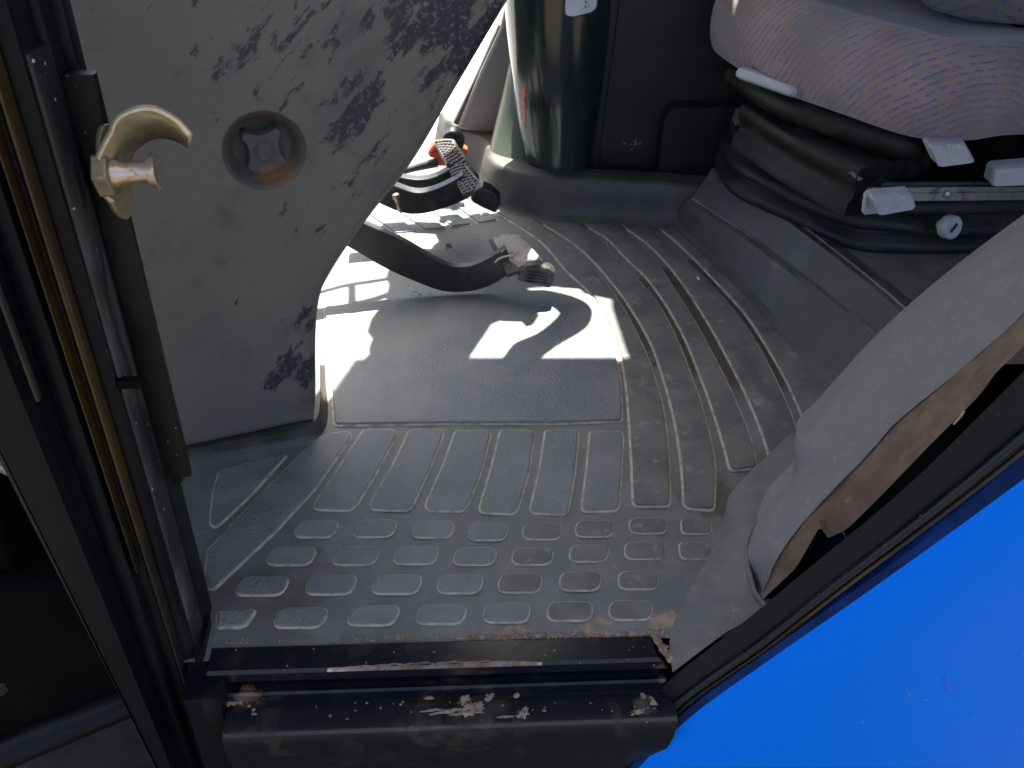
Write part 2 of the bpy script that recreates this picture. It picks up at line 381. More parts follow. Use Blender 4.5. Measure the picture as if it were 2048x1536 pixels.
def pad(pts, r, top='rubber_grain', h=.0021, world_pts=False, skirt=.0028, name='pad', paired=False):
    poly = pts if world_pts else px(pts, 0)
    poly = [V((p.x, p.y, 0)) for p in poly]
    if r: poly = roundpoly(poly, r)
    q = MB()
    def ring(d, z): return [V((p.x, p.y, z)) for p in offset(poly, d)]
    q.loft([ring(skirt, -.0004), ring(.0006, .0004)], True, 1)
    q.loft([ring(.0006, .0004), ring(0, .0012)], True, 1)
    q.loft([ring(0, .0012), ring(-.0005, h*.78), ring(-.0011, h*.97)], True, 0)
    q.loft([ring(-.0011, h*.97), ring(-.0022, h)], True, 0, cap1=not paired)
    if paired:
        R_ = ring(-.0022, h); N_ = len(R_); q.loft([R_[:N_//2], R_[N_//2:][::-1]])
    return link(name, q, [top, 'groove'], floor_mat, angle=24)

# long tread bars in front of the sill
pad([(574, 910), (500, 926), (440, 942), (428, 985), (421, 1048), (432, 1056), (500, 992)], .006, 'rubber_grain')
pad([(650, 870), (697, 863), (701, 875), (629, 979), (553, 1061), (426, 1180), (411, 1172), (417, 1101), (545, 966), (612, 900)], .005)
pad([(728, 860), (790, 861), (791, 873), (752, 945), (715, 1007), (699, 1021), (632, 1019), (631, 1007), (682, 932)], .006)
pad([(820, 861), (884, 861), (884, 873), (857, 942), (826, 1008), (816, 1021), (747, 1019), (742, 1008), (785, 935)], .006)
pad([(912, 862), (978, 862), (979, 873), (962, 942), (934, 1010), (924, 1023), (858, 1021), (852, 1010), (886, 935)], .006)
pad([(1002, 861), (1067, 862), (1067, 874), (1056, 945), (1036, 1012), (1027, 1028), (963, 1025), (961, 1014), (984, 935)], .006)
pad([(1092, 861), (1154, 862), (1155, 874), (1148, 950), (1135, 1020), (1128, 1029), (1065, 1026), (1062, 1016), (1080, 940)], .006)
pad([(1181, 864), (1243, 864), (1245, 876), (1241, 945), (1236, 1014), (1230, 1021), (1167, 1023), (1165, 1010), (1174, 940)], .006)
# curved strips
C1L = [(990, 424), (1078, 480), (1132, 541), (1188, 595), (1232, 680), (1252, 762), (1262, 880), (1266, 960), (1268, 1012)]
C1R = [(1046, 428), (1135, 487), (1186, 538), (1240, 608), (1283, 690), (1306, 750), (1325, 820), (1335, 911), (1338, 1012)]
C2L = [(1059, 432), (1147, 487), (1198, 535), (1252, 602), (1300, 682), (1330, 765), (1352, 850), (1365, 940), (1369, 1015)]
C2R = [(1124, 435), (1198, 476), (1225, 511), (1300, 588), (1346, 665), (1388, 770), (1415, 860), (1428, 930), (1426, 1020)]
C3L = [(1137, 435), (1212, 476), (1250, 515), (1302, 566), (1362, 660), (1408, 770), (1436, 850), (1452, 905), (1461, 941)]
C3R = [(1194, 434), (1249, 466), (1300, 512), (1345, 574), (1392, 650), (1440, 740), (1475, 815), (1500, 878), (1512, 935)]
C4L = [(1208, 434), (1265, 466), (1316, 508), (1364, 565), (1415, 643), (1463, 730), (1500, 805), (1528, 875), (1545, 935)]
C4R = [(1262, 440), (1308, 466), (1360, 512), (1420, 570), (1470, 626), (1515, 692), (1555, 770), (1585, 840), (1605, 900)]
C5L = [(1280, 440), (1330, 466), (1382, 512), (1440, 572), (1492, 630), (1538, 700), (1580, 775), (1608, 840), (1630, 900)]
C5R = [(1330, 446), (1372, 480), (1428, 532), (1480, 584), (1530, 638), (1580, 695), (1635, 752), (1668, 800), (1690, 850)]
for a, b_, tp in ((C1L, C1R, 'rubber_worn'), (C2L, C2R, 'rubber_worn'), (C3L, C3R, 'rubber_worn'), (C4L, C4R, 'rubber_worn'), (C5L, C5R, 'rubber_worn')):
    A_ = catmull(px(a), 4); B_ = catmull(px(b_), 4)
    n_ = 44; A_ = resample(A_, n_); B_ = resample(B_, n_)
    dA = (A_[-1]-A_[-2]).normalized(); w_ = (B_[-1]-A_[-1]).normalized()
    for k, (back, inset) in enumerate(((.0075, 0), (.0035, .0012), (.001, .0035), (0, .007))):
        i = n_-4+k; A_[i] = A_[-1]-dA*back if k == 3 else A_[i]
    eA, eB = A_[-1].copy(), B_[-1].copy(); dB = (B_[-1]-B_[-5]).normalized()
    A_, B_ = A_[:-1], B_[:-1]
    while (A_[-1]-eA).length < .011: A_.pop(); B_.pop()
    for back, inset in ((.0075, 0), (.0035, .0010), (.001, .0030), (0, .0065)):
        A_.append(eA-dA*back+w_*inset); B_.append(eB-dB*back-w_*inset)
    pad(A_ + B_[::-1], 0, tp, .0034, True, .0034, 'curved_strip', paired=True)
# big smooth panel
pad([(650, 616), (745, 606), (845, 598), (942, 592), (1060, 584), (1165, 580), (1205, 615), (1228, 690), (1240, 770), (1242, 842), (1100, 847), (900, 847), (760, 849), (671, 850), (664, 760), (656, 690)], .006, 'rubber_grain', .004, False, .0035, 'heel_panel')
# far pads by the brake pedals
for a, b_, c, d in (((958, 448), (993, 441), (953, 410), (900, 405)), ((904, 454), (942, 449), (885, 410), (850, 412)), ((849, 461), (890, 457), (832, 415), (795, 422)), ((792, 468), (835, 464), (770, 420), (735, 428)), ((735, 476), (778, 471), (712, 428), (680, 434))):
    pad([a, b_, c, d], .003, 'rubber_grain', .0035)
# small oval pads, four rows
def oval(cx, cy, w, h, k):
    w *= .5; h *= .5
    poly = px([(cx-w+k, cy-h), (cx+w+k, cy-h), (cx+w-k, cy+h), (cx-w-k, cy+h)])
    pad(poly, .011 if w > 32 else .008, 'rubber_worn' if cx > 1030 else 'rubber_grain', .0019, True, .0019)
R1 = [(632, 1058, 80, 33, 6), (750, 1057, 78, 33, 6), (866, 1059, 78, 32, 4), (976, 1064, 74, 32, 3), (1084, 1063, 74, 31, 2), (1189, 1058, 72, 31, 2), (1296, 1052, 72, 29, 0), (1392, 1053, 57, 29, -1)]
R2 = [(583, 1112, 88, 36, 7), (712, 1112, 84, 35, 6), (832, 1111, 82, 34, 5), (950, 1113, 80, 33, 4), (1065, 1113, 78, 32, 3), (1178, 1107, 74, 32, 3), (1289, 1102, 77, 32, 0), (1387, 1102, 54, 32, -2)]
R3 = [(524, 1172, 96, 37, 8), (662, 1170, 92, 37, 7), (794, 1169, 90, 37, 6), (920, 1168, 85, 36, 4), (1040, 1167, 82, 35, 3), (1160, 1163, 78, 35, 2), (1277, 1161, 77, 34, 1)]
R4 = [(602, 1236, 96, 38, 9), (747, 1231, 94, 38, 7), (883, 1229, 92, 37, 6), (1013, 1226, 88, 37, 3), (1140, 1223, 86, 36, 2), (1261, 1221, 82, 36, 1)]
for o_ in R1+R2+R3+R4: oval(*o_)
pad([(436, 1225), (510, 1222), (492, 1250), (478, 1254), (436, 1255)], .004, 'rubber_grain', .003)

# moulded rim of the mat along the far side and round the post base
def rim(path, prof, name, mat, into):
    """path in plan; prof = (distance towards `into`, height)"""
    rows = [[] for _ in prof]; n_ = len(path)
    for i, p in enumerate(path):
        d = path[min(i+1, n_-1)]-path[max(i-1, 0)]; d.z = 0; d.normalize()
        nn = V((d.y, -d.x, 0)); 
        if nn.dot(into) < 0 and into.length > 0: nn = -nn
        for k, (o_, z) in enumerate(prof): rows[k].append(V((p.x, p.y, 0)) + nn*o_ + V((0, 0, z)))
    q = MB(); q.loft(rows); return link(name, q, mat, floor_mat, angle=60)
far_pts = [PZ(u, v, .085) for u, v in [(880, 225), (903, 250), (940, 268), (972, 285), (971, 303), (987, 325), (1018, 338), (1050, 346), (1133, 357), (1230, 361), (1313, 365), (1356, 369), (1420, 374), (1500, 380)]]
far_path = catmull(far_pts, 5)
def right_normal_rim(path, prof, name, mat, side):
    rows = [[] for _ in prof]; n_ = len(path)
    for i, p in enumerate(path):
        d = path[min(i+1, n_-1)]-path[max(i-1, 0)]; d.z = 0; d.normalize()
        nn = V((d.y, -d.x, 0))*side
        for k, (o_, z) in enumerate(prof): rows[k].append(V((p.x, p.y, 0)) + nn*o_ + V((0, 0, z)))
    q = MB(); q.loft(rows); return link(name, q, mat, floor_mat, angle=60)
right_normal_rim(far_path, [(.046, -.0005), (.030, .003), (.018, .011), (.012, .024), (.007, .05), (.002, .079), (-.003, .0845), (-.010, .086), (-.05, .086)], 'far_rim', 'mat_wall', 1)

# side of the seat platform, rising from the mat
r0_ = px([(1325, 432), (1372, 480), (1428, 532), (1480, 584), (1580, 695), (1705, 815), (1800, 905)], 0)
r1_ = px([(1345, 432), (1390, 478), (1452, 530), (1503, 580), (1608, 690), (1735, 808), (1830, 900)], .010)
r2_ = px([(1372, 402), (1400, 420), (1490, 478), (1540, 516), (1640, 592), (1765, 695), (1860, 780)], .068)
r3_ = px([(1384, 396), (1414, 415), (1502, 472), (1552, 510), (1652, 586), (1778, 690), (1872, 775)], .073)
r4_ = px([(1425, 336), (1462, 362), (1560, 432), (1612, 470), (1712, 548), (1838, 655), (1935, 740)], .124)
r5_ = px([(1436, 330), (1476, 358), (1574, 428), (1626, 466), (1726, 544), (1852, 650), (1950, 735)], .127)
r6_ = px([(1452, 326), (1496, 356), (1594, 426), (1646, 464), (1746, 540), (1872, 642), (1970, 727)], .123)
q = MB(); q.loft([catmull(r, 5) for r in (r0_, r1_, r2_, r3_, r4_, r5_, r6_)])
link('platform_skirt', q, 'mat_wall', floor_mat, angle=24)
for rr_ in (r3_, r5_):
    q = MB(); q.tube(catmull([p+V((-.001, -.001, 0)) for p in rr_], 5), .0022, 8); link('skirt_ridge', q, 'rubber', floor_mat)

# lip of the mat round the console foot
lo = catmull(px([(330, 938), (391, 923), (450, 911), (509, 901), (570, 891), (612, 883), (640, 871), (653, 850), (656, 815), (652, 770), (650, 730)], 0), 5)
mi = catmull(px([(330, 926), (391, 913), (450, 900), (509, 890), (565, 880), (605, 872), (630, 861), (644, 842), (648, 810), (646, 768), (645, 730)], .006), 5)
hi = catmull(px([(330, 905), (391, 897), (450, 884), (509, 874), (560, 866), (600, 857), (624, 846), (636, 830), (640, 805), (640, 765), (640, 730)], .026), 5)
hi2 = [p + V((-.010, .014, .000)) for p in hi]
q = MB(); q.loft([lo, mi, hi, hi2]); link('console_lip', q, 'mat_wall', floor_mat, angle=70)

# turned-up rear corner of the mat by the door
fl = MB()
a0 = px([(1345, 1345), (1340, 1275), (1372, 1190), (1418, 1110), (1446, 1040), (1462, 985), (1515, 938), (1560, 900)], 0)
a1 = px([(1388, 1312), (1400, 1240), (1425, 1160), (1452, 1090), (1466, 1030), (1482, 965), (1530, 915), (1585, 862)], .016)
a2 = px([(1452, 1264), (1468, 1215), (1480, 1150), (1484, 1085), (1496, 1050), (1540, 1000), (1572, 945), (1600, 880)], .035)
a3 = px([(1535, 1220), (1525, 1205), (1508, 1180), (1493, 1105), (1510, 1052), (1562, 1005), (1592, 950), (1612, 872)], .038)
fl.loft([catmull(a, 5) for a in (a0, a1, a2, a3)])
link('turned_up_corner', fl, 'rubber_worn', floor_mat, angle=70)
q = MB(); q.tube(catmull([p+V((-.001, -.001, .002)) for p in a3], 5), .0032, 8); link('flap_lip', q, 'rubber_worn', floor_mat)

# ================================================================== tractor cab body
cab = thing('tractor_cab', (.2, 1.2, -.3), 'tractor cab body with black door pillar, black sill and bright blue rear fender', 'tractor cab')
# door pillar: vertical pressed sections.  x by pixel row 600 on a plane
pil = MB()
def xat(u, v, y): return PY(u, v, y).x
Z0, Z1 = -.6, .95
def strip(mb, xa, xb, ya, yb, r=.006, mi=0, z0=Z0, z1=Z1):
    poly = roundpoly([V((xa, ya, z0)), V((xb, ya, z0)), V((xb, yb, z0)), V((xa, yb, z0))], r, 3)
    mb.prism(poly, V((0, 0, z1-z0)), mi)
yP = .52
X = lambda u, y=yP: xat(u, 600, y)
xo = PY(118, 1100, .5).x
pil.loft([roundpoly([V((xo-.07*(z_-.12), .500, z_)), V((X(14), .500, z_)), V((X(14), .66, z_)), V((xo-.07*(z_-.12), .66, z_))], .014, 3) for z_ in (Z0, Z1)], True, 0, True, True)
strip(pil, X(10), X(60), .530, .66, .006)
pillar = link('door_pillar', pil, 'pillar', cab, angle=30)
def sub(name, mat, xa, xb, ya, yb, r, z0=Z0, z1=Z1):
    q_ = MB(); strip(q_, xa, xb, ya, yb, r, 0, z0, z1); return link(name, q_, mat, pillar, angle=30)
YB = .625
sub('groove_channel', 'pillar', X(40), X(92), .545, YB, .006)
sub('glint_bead', 'ochre_glint', X(94, .535), X(99, .535), .533, YB, .002, PY(95, 1150, .535).z)  # raised strips added to carry the painted yellow reflections
sub('glint_bead', 'ochre_glint', X(-2, .495), X(8, .495), .493, .499, .002, PY(58, 800, .495).z)
sub('inner_channel', 'pillar', X(99, .56), X(122, .56), .556, YB, .004)
sub('glint_bead', 'ochre_glint', X(124, .540), X(135, .540), .538, YB, .005)
sub('pressed_channel', 'pillar', X(134, .555), X(186, .555), .552, YB, .010)
sub('dusty_seal', 'bead_dusty', X(184, .565), X(208, .565), .560, .60, .008, -.25, .62)
sub('inner_step', 'pillar', X(200, .59), X(240, .59), .585, YB, .008)
fx = lambda u, v: PY(u, v, .60)
fz0 = fx(375, 945).z
q = MB(); strip(q, X(236, .6), X(302, .6), .594, .603, .003, 0, fz0, PY(150, 143, .60).z)
link('flange', q, 'flange', pillar, angle=30)
q = MB(); strip(q, X(225, .61), X(276, .61), .606, YB, .004, 0, fz0-.02, Z1); link('rear_flange', q, 'pillar', pillar, angle=30)
xf = PY(412, 1195, YB).x
q = MB(); strip(q, X(240, .60), xf, .590, YB, .006, 0, -.45, fz0+.004); link('foot_channel', q, 'pillar', pillar, angle=30)
for (u, v) in ((262, 765),):
    c = PY(u, v, .559); q = MB(); q.box(c, (.010, 0, 0), (0, .004, 0), (0, 0, .004)); link('seal_clip', q, 'dark', pillar, bevel=.001)

q = MB(); strip(q, X(170, .555), PZ(458, 1306, 0).x, .505, .60, .006, 0, -.55, -.002); link('pillar_base', q, 'pillar', pillar, angle=30)
q = MB(); strip(q, X(190, .56), PY(418, 1215, .60).x, .548, .60, .006, 0, -.5, .012); link('foot_gusset', q, 'pillar', pillar, angle=30)
# door striker on the pillar flange
yS = .600
st = MB()
bc = PY(226, 345, yS-.006)
axis = V((.93, -.36, 0)).normalized()
tv = V((axis.y, -axis.x, 0))
def ell(c, a, b_, n=28): return [c + tv*(a*cos(2*pi*k/n)) + V((0, 0, 1))*(b_*sin(2*pi*k/n)) for k in range(n)]
st.loft([ell(bc, .015, .036), ell(bc+axis*.004, .015, .036)], True, 0, True, True)
striker = link('door_striker', st, 'zinc', cab, bevel=.001, angle=40)
outer = catmull([PY(u, v, .574) for u, v in [(226, 405), (206, 388), (195, 365), (190, 340), (195, 315), (207, 290), (222, 262), (228, 245), (245, 228), (275, 217), (305, 216), (335, 228), (360, 246), (381, 272)]], 4)
inner = catmull([PY(u, v, .602) for u, v in [(236, 402), (250, 388), (254, 366), (255, 345), (257, 328), (260, 316), (266, 304), (275, 292), (296, 278), (318, 272), (340, 274), (360, 281), (379, 292)]], 4)
outer, inner = resample(outer, 48), resample(inner, 48)
q = MB(); q.loft([outer, inner]); hk = link('hook_plate', q, ['zinc', 'zinc_edge'], striker, angle=60)
sd = hk.modifiers.new('thick', 'SOLIDIFY'); sd.thickness = .0042; sd.offset = 0; sd.material_offset_rim = 1
pc = PY(238, 347, .580)
pe = PY(318, 342, .580)
ax = (pe-pc).normalized()
Lp = (pe-pc).length
q = MB(); q.lathe(pc, ax, [(-.012, .010), (0, .010), (.004, .0078), (Lp*.62, .0078), (Lp*.78, .0085), (Lp*.80, .0115), (Lp*.97, .0125), (Lp, .0115)], 24)
link('striker_pin', q, 'pin', striker, angle=35)
q = MB(); q.lathe(pc-ax*.014, ax, [(0, .0165), (.011, .0165)], 6); link('nut', q, 'zinc', striker, bevel=.0015)

# left of the pillar: step tube, rod, dark chassis
q = MB(); pa, pb = PY(-120, 1560, .50), PY(285, 1390, .56)
q.tube([pa, pa.lerp(pb, .5), pb, pb+V((.03, .04, -.01))], .0185, 16); link('step_tube', q, 'pillar', cab)
q = MB(); q.tube([PY(-80, 895, .70), PY(40, 948, .70), PY(95, 985, .70)], .007, 10); link('gas_strut', q, 'steel', cab)
q = MB(); q.prism([PZ(-160, 1395, -.22), PZ(-60, 1300, -.22), PZ(120, 1292, -.22), PZ(95, 1310, -.22), PZ(-20, 1385, -.22)], V((0, 0, -.02))); link('bracket_plate', q, 'rust', cab, bevel=.002)
q = MB(); q.prism([PZ(-200, 1610, -.30), PZ(160, 1400, -.30), PZ(420, 1420, -.30), PZ(520, 1640, -.30)], V((0, 0, -.03))); link('step_plate', q, 'rust', cab, bevel=.003)
q = MB(); q.aabb((-1.6, .75, -1.0), (-.30, 1.9, -.36)); q.aabb((-1.6, .68, -1.25), (-.375, 1.9, -.03)); q.aabb((-.38, .66, -.9), (1.4, 1.9, -.012)); q.aabb((-1.2, .70, -.03), (-.47, 1.1, .48)); link('chassis', q, 'dark', cab, bevel=.01)
q = MB()
for (u0_, v0_, u1_, v1_, r) in ((-60, 1130, 150, 1190, .010), (-40, 1215, 190, 1195, .006), (20, 1130, 150, 1095, .005)):
    q.tube([PY(u0_, v0_, .74), PY((u0_+u1_)/2, (v0_+v1_)/2+14, .73), PY(u1_, v1_, .72)], r, 8)
link('hydraulic_hose', q, 'dark', cab)

# door sill: pressed steps, profile swept along x between the pillars
SL, SR = -.192, .262
def sill_prof(pts, xa, xb, mb, chamfer=0.0):
    n_ = 26; rows = []
    for i in range(n_+1):
        x = xa+(xb-xa)*i/n_
        rows.append([V((x + (chamfer*k/(len(pts)-1) if i == n_ else 0), y_-.019*(x-.045), z)) for k, (y_, z) in enumerate(pts)])
    mb.loft(rows); 
    for s_ in (0, n_):
        r = rows[s_]; mb.add(r+[V((r[-1].x, r[0].y, r[-1].z))], [list(range(len(r)+1))])
def yz(v, z, u=900): p = PZ(u, v, z); return p.y
s1 = [(yz(1283, 0)+.004, -.004), (yz(1284, .0015), .0015), (yz(1328, .0015), .0015), (yz(1336, 0), -.0008), (yz(1341, -.004), -.005), (yz(1341, -.004)-.001, -.012), (yz(1345, -.02)+.002, -.022)]
q = MB(); sill_prof(s1, SL-.03, SR-.012, q, .024); sill = link('door_sill', q, 'black', cab, angle=30)
yA = yz(1345, -.02)
s2 = [(yA+.02, -.020), (yz(1366, -.026), -.024), (yz(1371, -.024), -.0225), (yz(1376, -.024), -.0205), (yz(1380, -.024), -.023), (yz(1384, -.026), -.034), (yz(1394, -.034), -.036)]
q = MB(); sill_prof(s2, SL-.03, SR+.006, q); link('inner_ledge', q, 'black', sill, angle=30)
s3 = [(yz(1392, -.036)+.012, -.036), (yz(1399, -.030), -.034), (yz(1403, -.030), -.0305), (yz(1448, -.030), -.0305), (yz(1458, -.031), -.033), (yz(1463, -.034), -.040), (yz(1464, -.036)-.002, -.06), (yz(1464, -.036)+.010, -.13), (yz(1464, -.036)+.012, -.14), (yz(1464, -.036)+.045, -.5)]
q = MB(); sill_prof(s3, SL-.01, SR+.010, q); link('outer_step', q, 'black', sill, angle=30)
# mud splashes on the step
def blob(c, rx, ry, n=26, rough=.35, ang=0, h=.0012):
    pts = []
    for k in range(n):
        a = 2*pi*k/n; r = 1+random.uniform(-rough, rough)
        x, y = rx*r*cos(a), ry*r*sin(a); pts.append(V((c.x+x*cos(ang)-y*sin(ang), c.y+x*sin(ang)+y*cos(ang), c.z)))
    cen = V(c)
    return pts, [cen.lerp(p, .82)+V((0, 0, h)) for p in pts]
def splash(spots, z, parent, name='mud_splash', mat='splash'):
    q_ = MB()
    for (u, v, rx, ry, rough, ang) in spots:
        c = PZ(u, v, z); lo_, hi_ = blob(c, rx, ry, 26 if rx > .004 else 9, rough, ang); q_.loft([lo_, hi_], True, 0, False, True)
    return link(name, q_, mat, parent, angle=70)
ZS = -.0303
for sp_ in [(938, 1416, .010, .008, .45, .3), (958, 1412, .005, .006, .4, 0), (930, 1398, .006, .004, .5, .8), (900, 1422, .018, .0022, .4, .12), (868, 1421, .012, .0013, .4, .05), (938, 1425, .016, .0035, .4, .1), (980, 1394, .005, .004, .5, 0), (1034, 1391, .0035, .003, .3, 0), (1046, 1428, .006, .004, .6, .6), (1052, 1420, .004, .0025, .6, 1), (1010, 1434, .010, .0011, .3, 0), (1088, 1421, .0025, .002, .4, 0), (858, 1396, .0045, .002, .5, 0), (1286, 1394, .004, .004, .5, 0), (1278, 1424, .007, .003, .6, .2), (1305, 1400, .004, .005, .6, .5)]: splash([sp_], ZS, sill)
splash([(508, 1420, .002, .0015, .4, 0), (498, 1412, .0016, .0014, .4, 0), (508, 1428, .0025, .0014, .4, 0), (660, 1432, .0016, .0014, .4, 0)] +
       [(random.uniform(620, 1320), random.uniform(1403, 1446), random.uniform(.0006, .0014), random.uniform(.0006, .0012), .4, 0) for _ in range(26)], ZS, sill, 'mud_specks')['kind'] = 'stuff'
splash([(random.uniform(470, 1310), random.uniform(1288, 1334), random.uniform(.0006, .0013), random.uniform(.0005, .0011), .4, 0) for _ in range(14)], .0017, sill, 'mud_specks')['kind'] = 'stuff'
# worn bright band on the sill lip
q = MB(); rr = [[], []]
for i in range(40):
    t_ = i/39; u = 655+t_*430; w = .0015+.0042*sin(pi*t_)**.6*(1+.35*sin(i*1.7)*sin(i*.6))
    x_ = PZ(u, 1330, .002).x; y_ = yz(1330, .0015)-.019*(x_-.045); rr[0].append(V((x_, y_+w-.002, .0019))); rr[1].append(V((x_, yz(1336, 0)-.019*(x_-.045)-.0008, .0004)))
q.loft(rr)
M['wornsteel'] = mk('worn_bright_steel', (.30, .27, .24), (.16, .12, .09), 60, (.42, .62), .3, .5, metal=.7, c3=(.05, .04, .04), scale3=140, thr3=(.56, .64))
link('worn_patch', q, 'wornsteel', sill)
q = MB()
for (u, v) in ((470, 1395), (488, 1388)):
    c = PZ(u, v, -.034); lo_, hi_ = blob(c, .014, .009, 20, .5, .5, .003); q.loft([lo_, hi_], True, 0, False, True)
link('rust_patch', q, 'soil', sill)

# blue fender with black sealing edge along the door opening
yF = .47
tp = catmull([PY(u, v, .508) for u, v in [(1225, 1470), (1337, 1362), (1486, 1245), (1623, 1132), (1751, 1027), (1851, 938), (1960, 830), (2048, 742), (2200, 590)]], 4)
t2 = catmull([PY(u, v, .497) for u, v in [(1235, 1500), (1350, 1385), (1500, 1275), (1640, 1165), (1770, 1062), (1872, 978), (1980, 880), (2072, 795), (2230, 640)]], 4)
t3 = catmull([PY(u, v, .488) for u, v in [(1250, 1520), (1362, 1408), (1520, 1297), (1655, 1190), (1790, 1088), (1895, 1008), (2000, 925), (2095, 846), (2260, 700)]], 4)
t4 = catmull([PY(u, v, .491) for u, v in [(1255, 1530), (1368, 1416), (1527, 1304), (1662, 1198), (1797, 1097), (1902, 1018), (2007, 936), (2102, 858), (2268, 710)]], 4)
for_b = [(1265, 1560), (1383, 1440), (1550, 1318), (1700, 1213), (1830, 1120), (1940, 1040), (2048, 960), (2150, 885), (2310, 760)]
t5 = catmull([PY(u-14, v-16, .482) for u, v in for_b], 4)
q = MB(); q.loft([tp, t2, t3, t4]); q.loft([tp, [p+V((.004, .012, -.05)) for p in tp]])
edge = link('fender_seal', q, 'seal', cab, angle=50)
# thin ochre line painting a yellow reflection along the seal
mid = [a.lerp(b_, .55)+V((0, -.002, 0)) for a, b_ in zip(t3, t4)]
q = MB(); q.tube(mid, .0022, 8); link('seal_glint_bead', q, 'ochre_glint', edge)
q = MB(); q.tube([a.lerp(b_, .72)+V((0, -.001, .001)) for a, b_ in zip(t2, t3)], .0045, 10); link('seal_ridge', q, 'black', edge)
q = MB(); q.loft([[p+V((0, .006, -.002)) for p in t3], t4, t5, [p + V((.006, -.006, -.012)) for p in t5]]); link('fender_lip', q, 'blue_shade', edge, angle=60)
b0 = [p + V((.004, -.004, -.008)) for p in t5]
b1 = [p + V((.010, -.010, -.016)) for p in t5]; b2 = [p + V((.022, -.016, -.034)) for p in t5]; b3 = [p+V((.06, -.022, -.09)) for p in t5]; b4 = [p+V((.9, -.03, -.9)) for p in t5]
q = MB(); q.loft([b0, b1, b2, b3, b4]); link('rear_fender', q, 'blue', cab, angle=60)

k_ = len(b3)//2; fp, fn = b3[k_], (b3[k_+1]-b3[k_]).cross(b4[k_]-b3[k_]).normalized()
if fn.dot(cC-fp) < 0: fn = -fn
M['scuff'] = mk('pale_scuff', (.03, .16, .62), (.07, .19, .6), 90, (.4, .7), .6, .7)
q = MB()
for pts_ in ([(1813, 1372), (1817, 1384), (1826, 1392)], [(1890, 1352), (1894, 1368), (1904, 1378)]):
    for m_ in range(3):
        o_ = random.uniform(-3, 3); c_ = [PP(u+o_, v+random.uniform(-3, 3), fp, fn)+fn*.0012 for u, v in pts_]
        q.tube(c_, .00035, 4)
o_ = link('paint_scuff', q, 'scuff', cab); o_['kind'] = 'stuff'
# grey trim over the wheel arch with a torn brown edge
yT = .74
tA = catmull([PY(u, v, yy) for u, v, yy in [(1516, 1195, .61), (1498, 1160, .62), (1491, 1110, .64), (1510, 1056, .67), (1546, 1005, .70), (1588, 955, .735), (1592, 880, .775), (1640, 828, .80), (1760, 697, .82), (1900, 574, .83), (2048, 462, .84), (2200, 355, .85)]], 5)
tB = catmull([PY(u, v, yy) for u, v, yy in [(1519, 1195, .59), (1512, 1165, .60), (1512, 1118, .615), (1535, 1062, .64), (1575, 1008, .665), (1618, 955, .69), (1640, 905, .72), (1690, 850, .735), (1800, 745, .75), (1930, 636, .755), (2070, 520, .76), (2220, 400, .77)]], 5)
tC = catmull([PY(u, v, yy) for u, v, yy in [(1522, 1195, .575), (1540, 1150, .585), (1560, 1108, .595), (1590, 1065, .61), (1640, 1008, .63), (1690, 955, .645), (1745, 898, .665), (1800, 838, .675), (1890, 765, .685), (1990, 680, .69), (2075, 602, .69), (2240, 470, .70)]], 5)
tCj = [p + V((random.uniform(-.0006, .0006), 0, random.uniform(-.0006, .0006))) for p in tC]
q = MB(); q.loft([[p+V((.03, .06, -.02)) for p in tA], tA, [a.lerp(b_, .4)+V((-.004, 0, .005)) for a, b_ in zip(tA, tB)], tB, [a.lerp(b_, .5)+V((-.002, -.002, .004)) for a, b_ in zip(tB, tC)], tCj])
trim = link('arch_trim', q, 'trim', cab, angle=60)
tD = [PY(u, v, yy) for u, v, yy in [(1524, 1200, .565), (1560, 1166, .57), (1592, 1136, .575), (1606, 1112, .58), (1640, 1052, .585), (1656, 1076, .585), (1692, 1060, .59), (1750, 1004, .60), (1860, 890, .61), (1960, 790, .615), (1992, 745, .62), (2060, 680, .62), (2260, 500, .63)]]
tD = resample(tD, len(tC)); tCf = [p+V((.001, .003, -.003)) for p in resample(tC, len(tC))]
q = MB(); q.loft([tCf, [a.lerp(b_, .5)+V((0, -.003, .002)) for a, b_ in zip(tCf, tD)], tD, [p+V((.01, .035, -.02)) for p in tD]]); link('torn_foam_edge', q, 'foam', trim, angle=60)
q = MB(); q.prism([PY(1618, 1108, .60), PY(1650, 1050, .60), PY(1690, 1068, .60), PY(1700, 1120, .60), PY(1640, 1135, .60)], V((.01, .03, 0))); link('trim_clip', q, 'black', trim, bevel=.002)
q = MB(); q.aabb((.40, .60, -.3), (1.3, .66, .02)); q.aabb((.50, .655, -.3), (1.3, .80, .011)); q.aabb((.655, .795, -.3), (1.3, .93, .009)); link('arch_base', q, 'dark', trim)

# far side: control column (glossy olive), its sleeve, panels, sticker
yQ = 1.64
def col_rows(spec):
    rows = []
    for (uL, vL, uR, vR, y) in spec:
        a, b_ = PY(uL, vL, y), PY(uR, vR, y); c = (a+b_)/2; w = (b_-a).length/2; zc = (a.z+b_.z)/2
        rows.append([V((c.x + w*cos(th), y + w*.8*sin(th)*-1*-1, zc + (b_.z-a.z)/2*cos(th))) for th in [pi+pi*2*k/28 for k in range(28)]])
    return rows
post_rows = col_rows([(1056, 362, 1172, 366, 1.64), (1046, 311, 1182, 320, 1.655), (1030, 210, 1198, 214, 1.665), (1018, 110, 1212, 112, 1.67), (1008, 0, 1222, 0, 1.68), (996, -150, 1238, -150, 1.69)])
q = MB(); q.loft(post_rows, True, 0, False, True); post = link('control_column', q, 'post', cab, angle=60)
sl_rows = col_rows([(986, 345, 1150, 375, 1.68), (984, 318, 1150, 362, 1.69), (982, 293, 1130, 330, 1.71), (1000, 210, 1120, 220, 1.735), (1020, 120, 1110, 120, 1.75), (1046, 0, 1100, 0, 1.77), (1060, -100, 1090, -100, 1.79)])
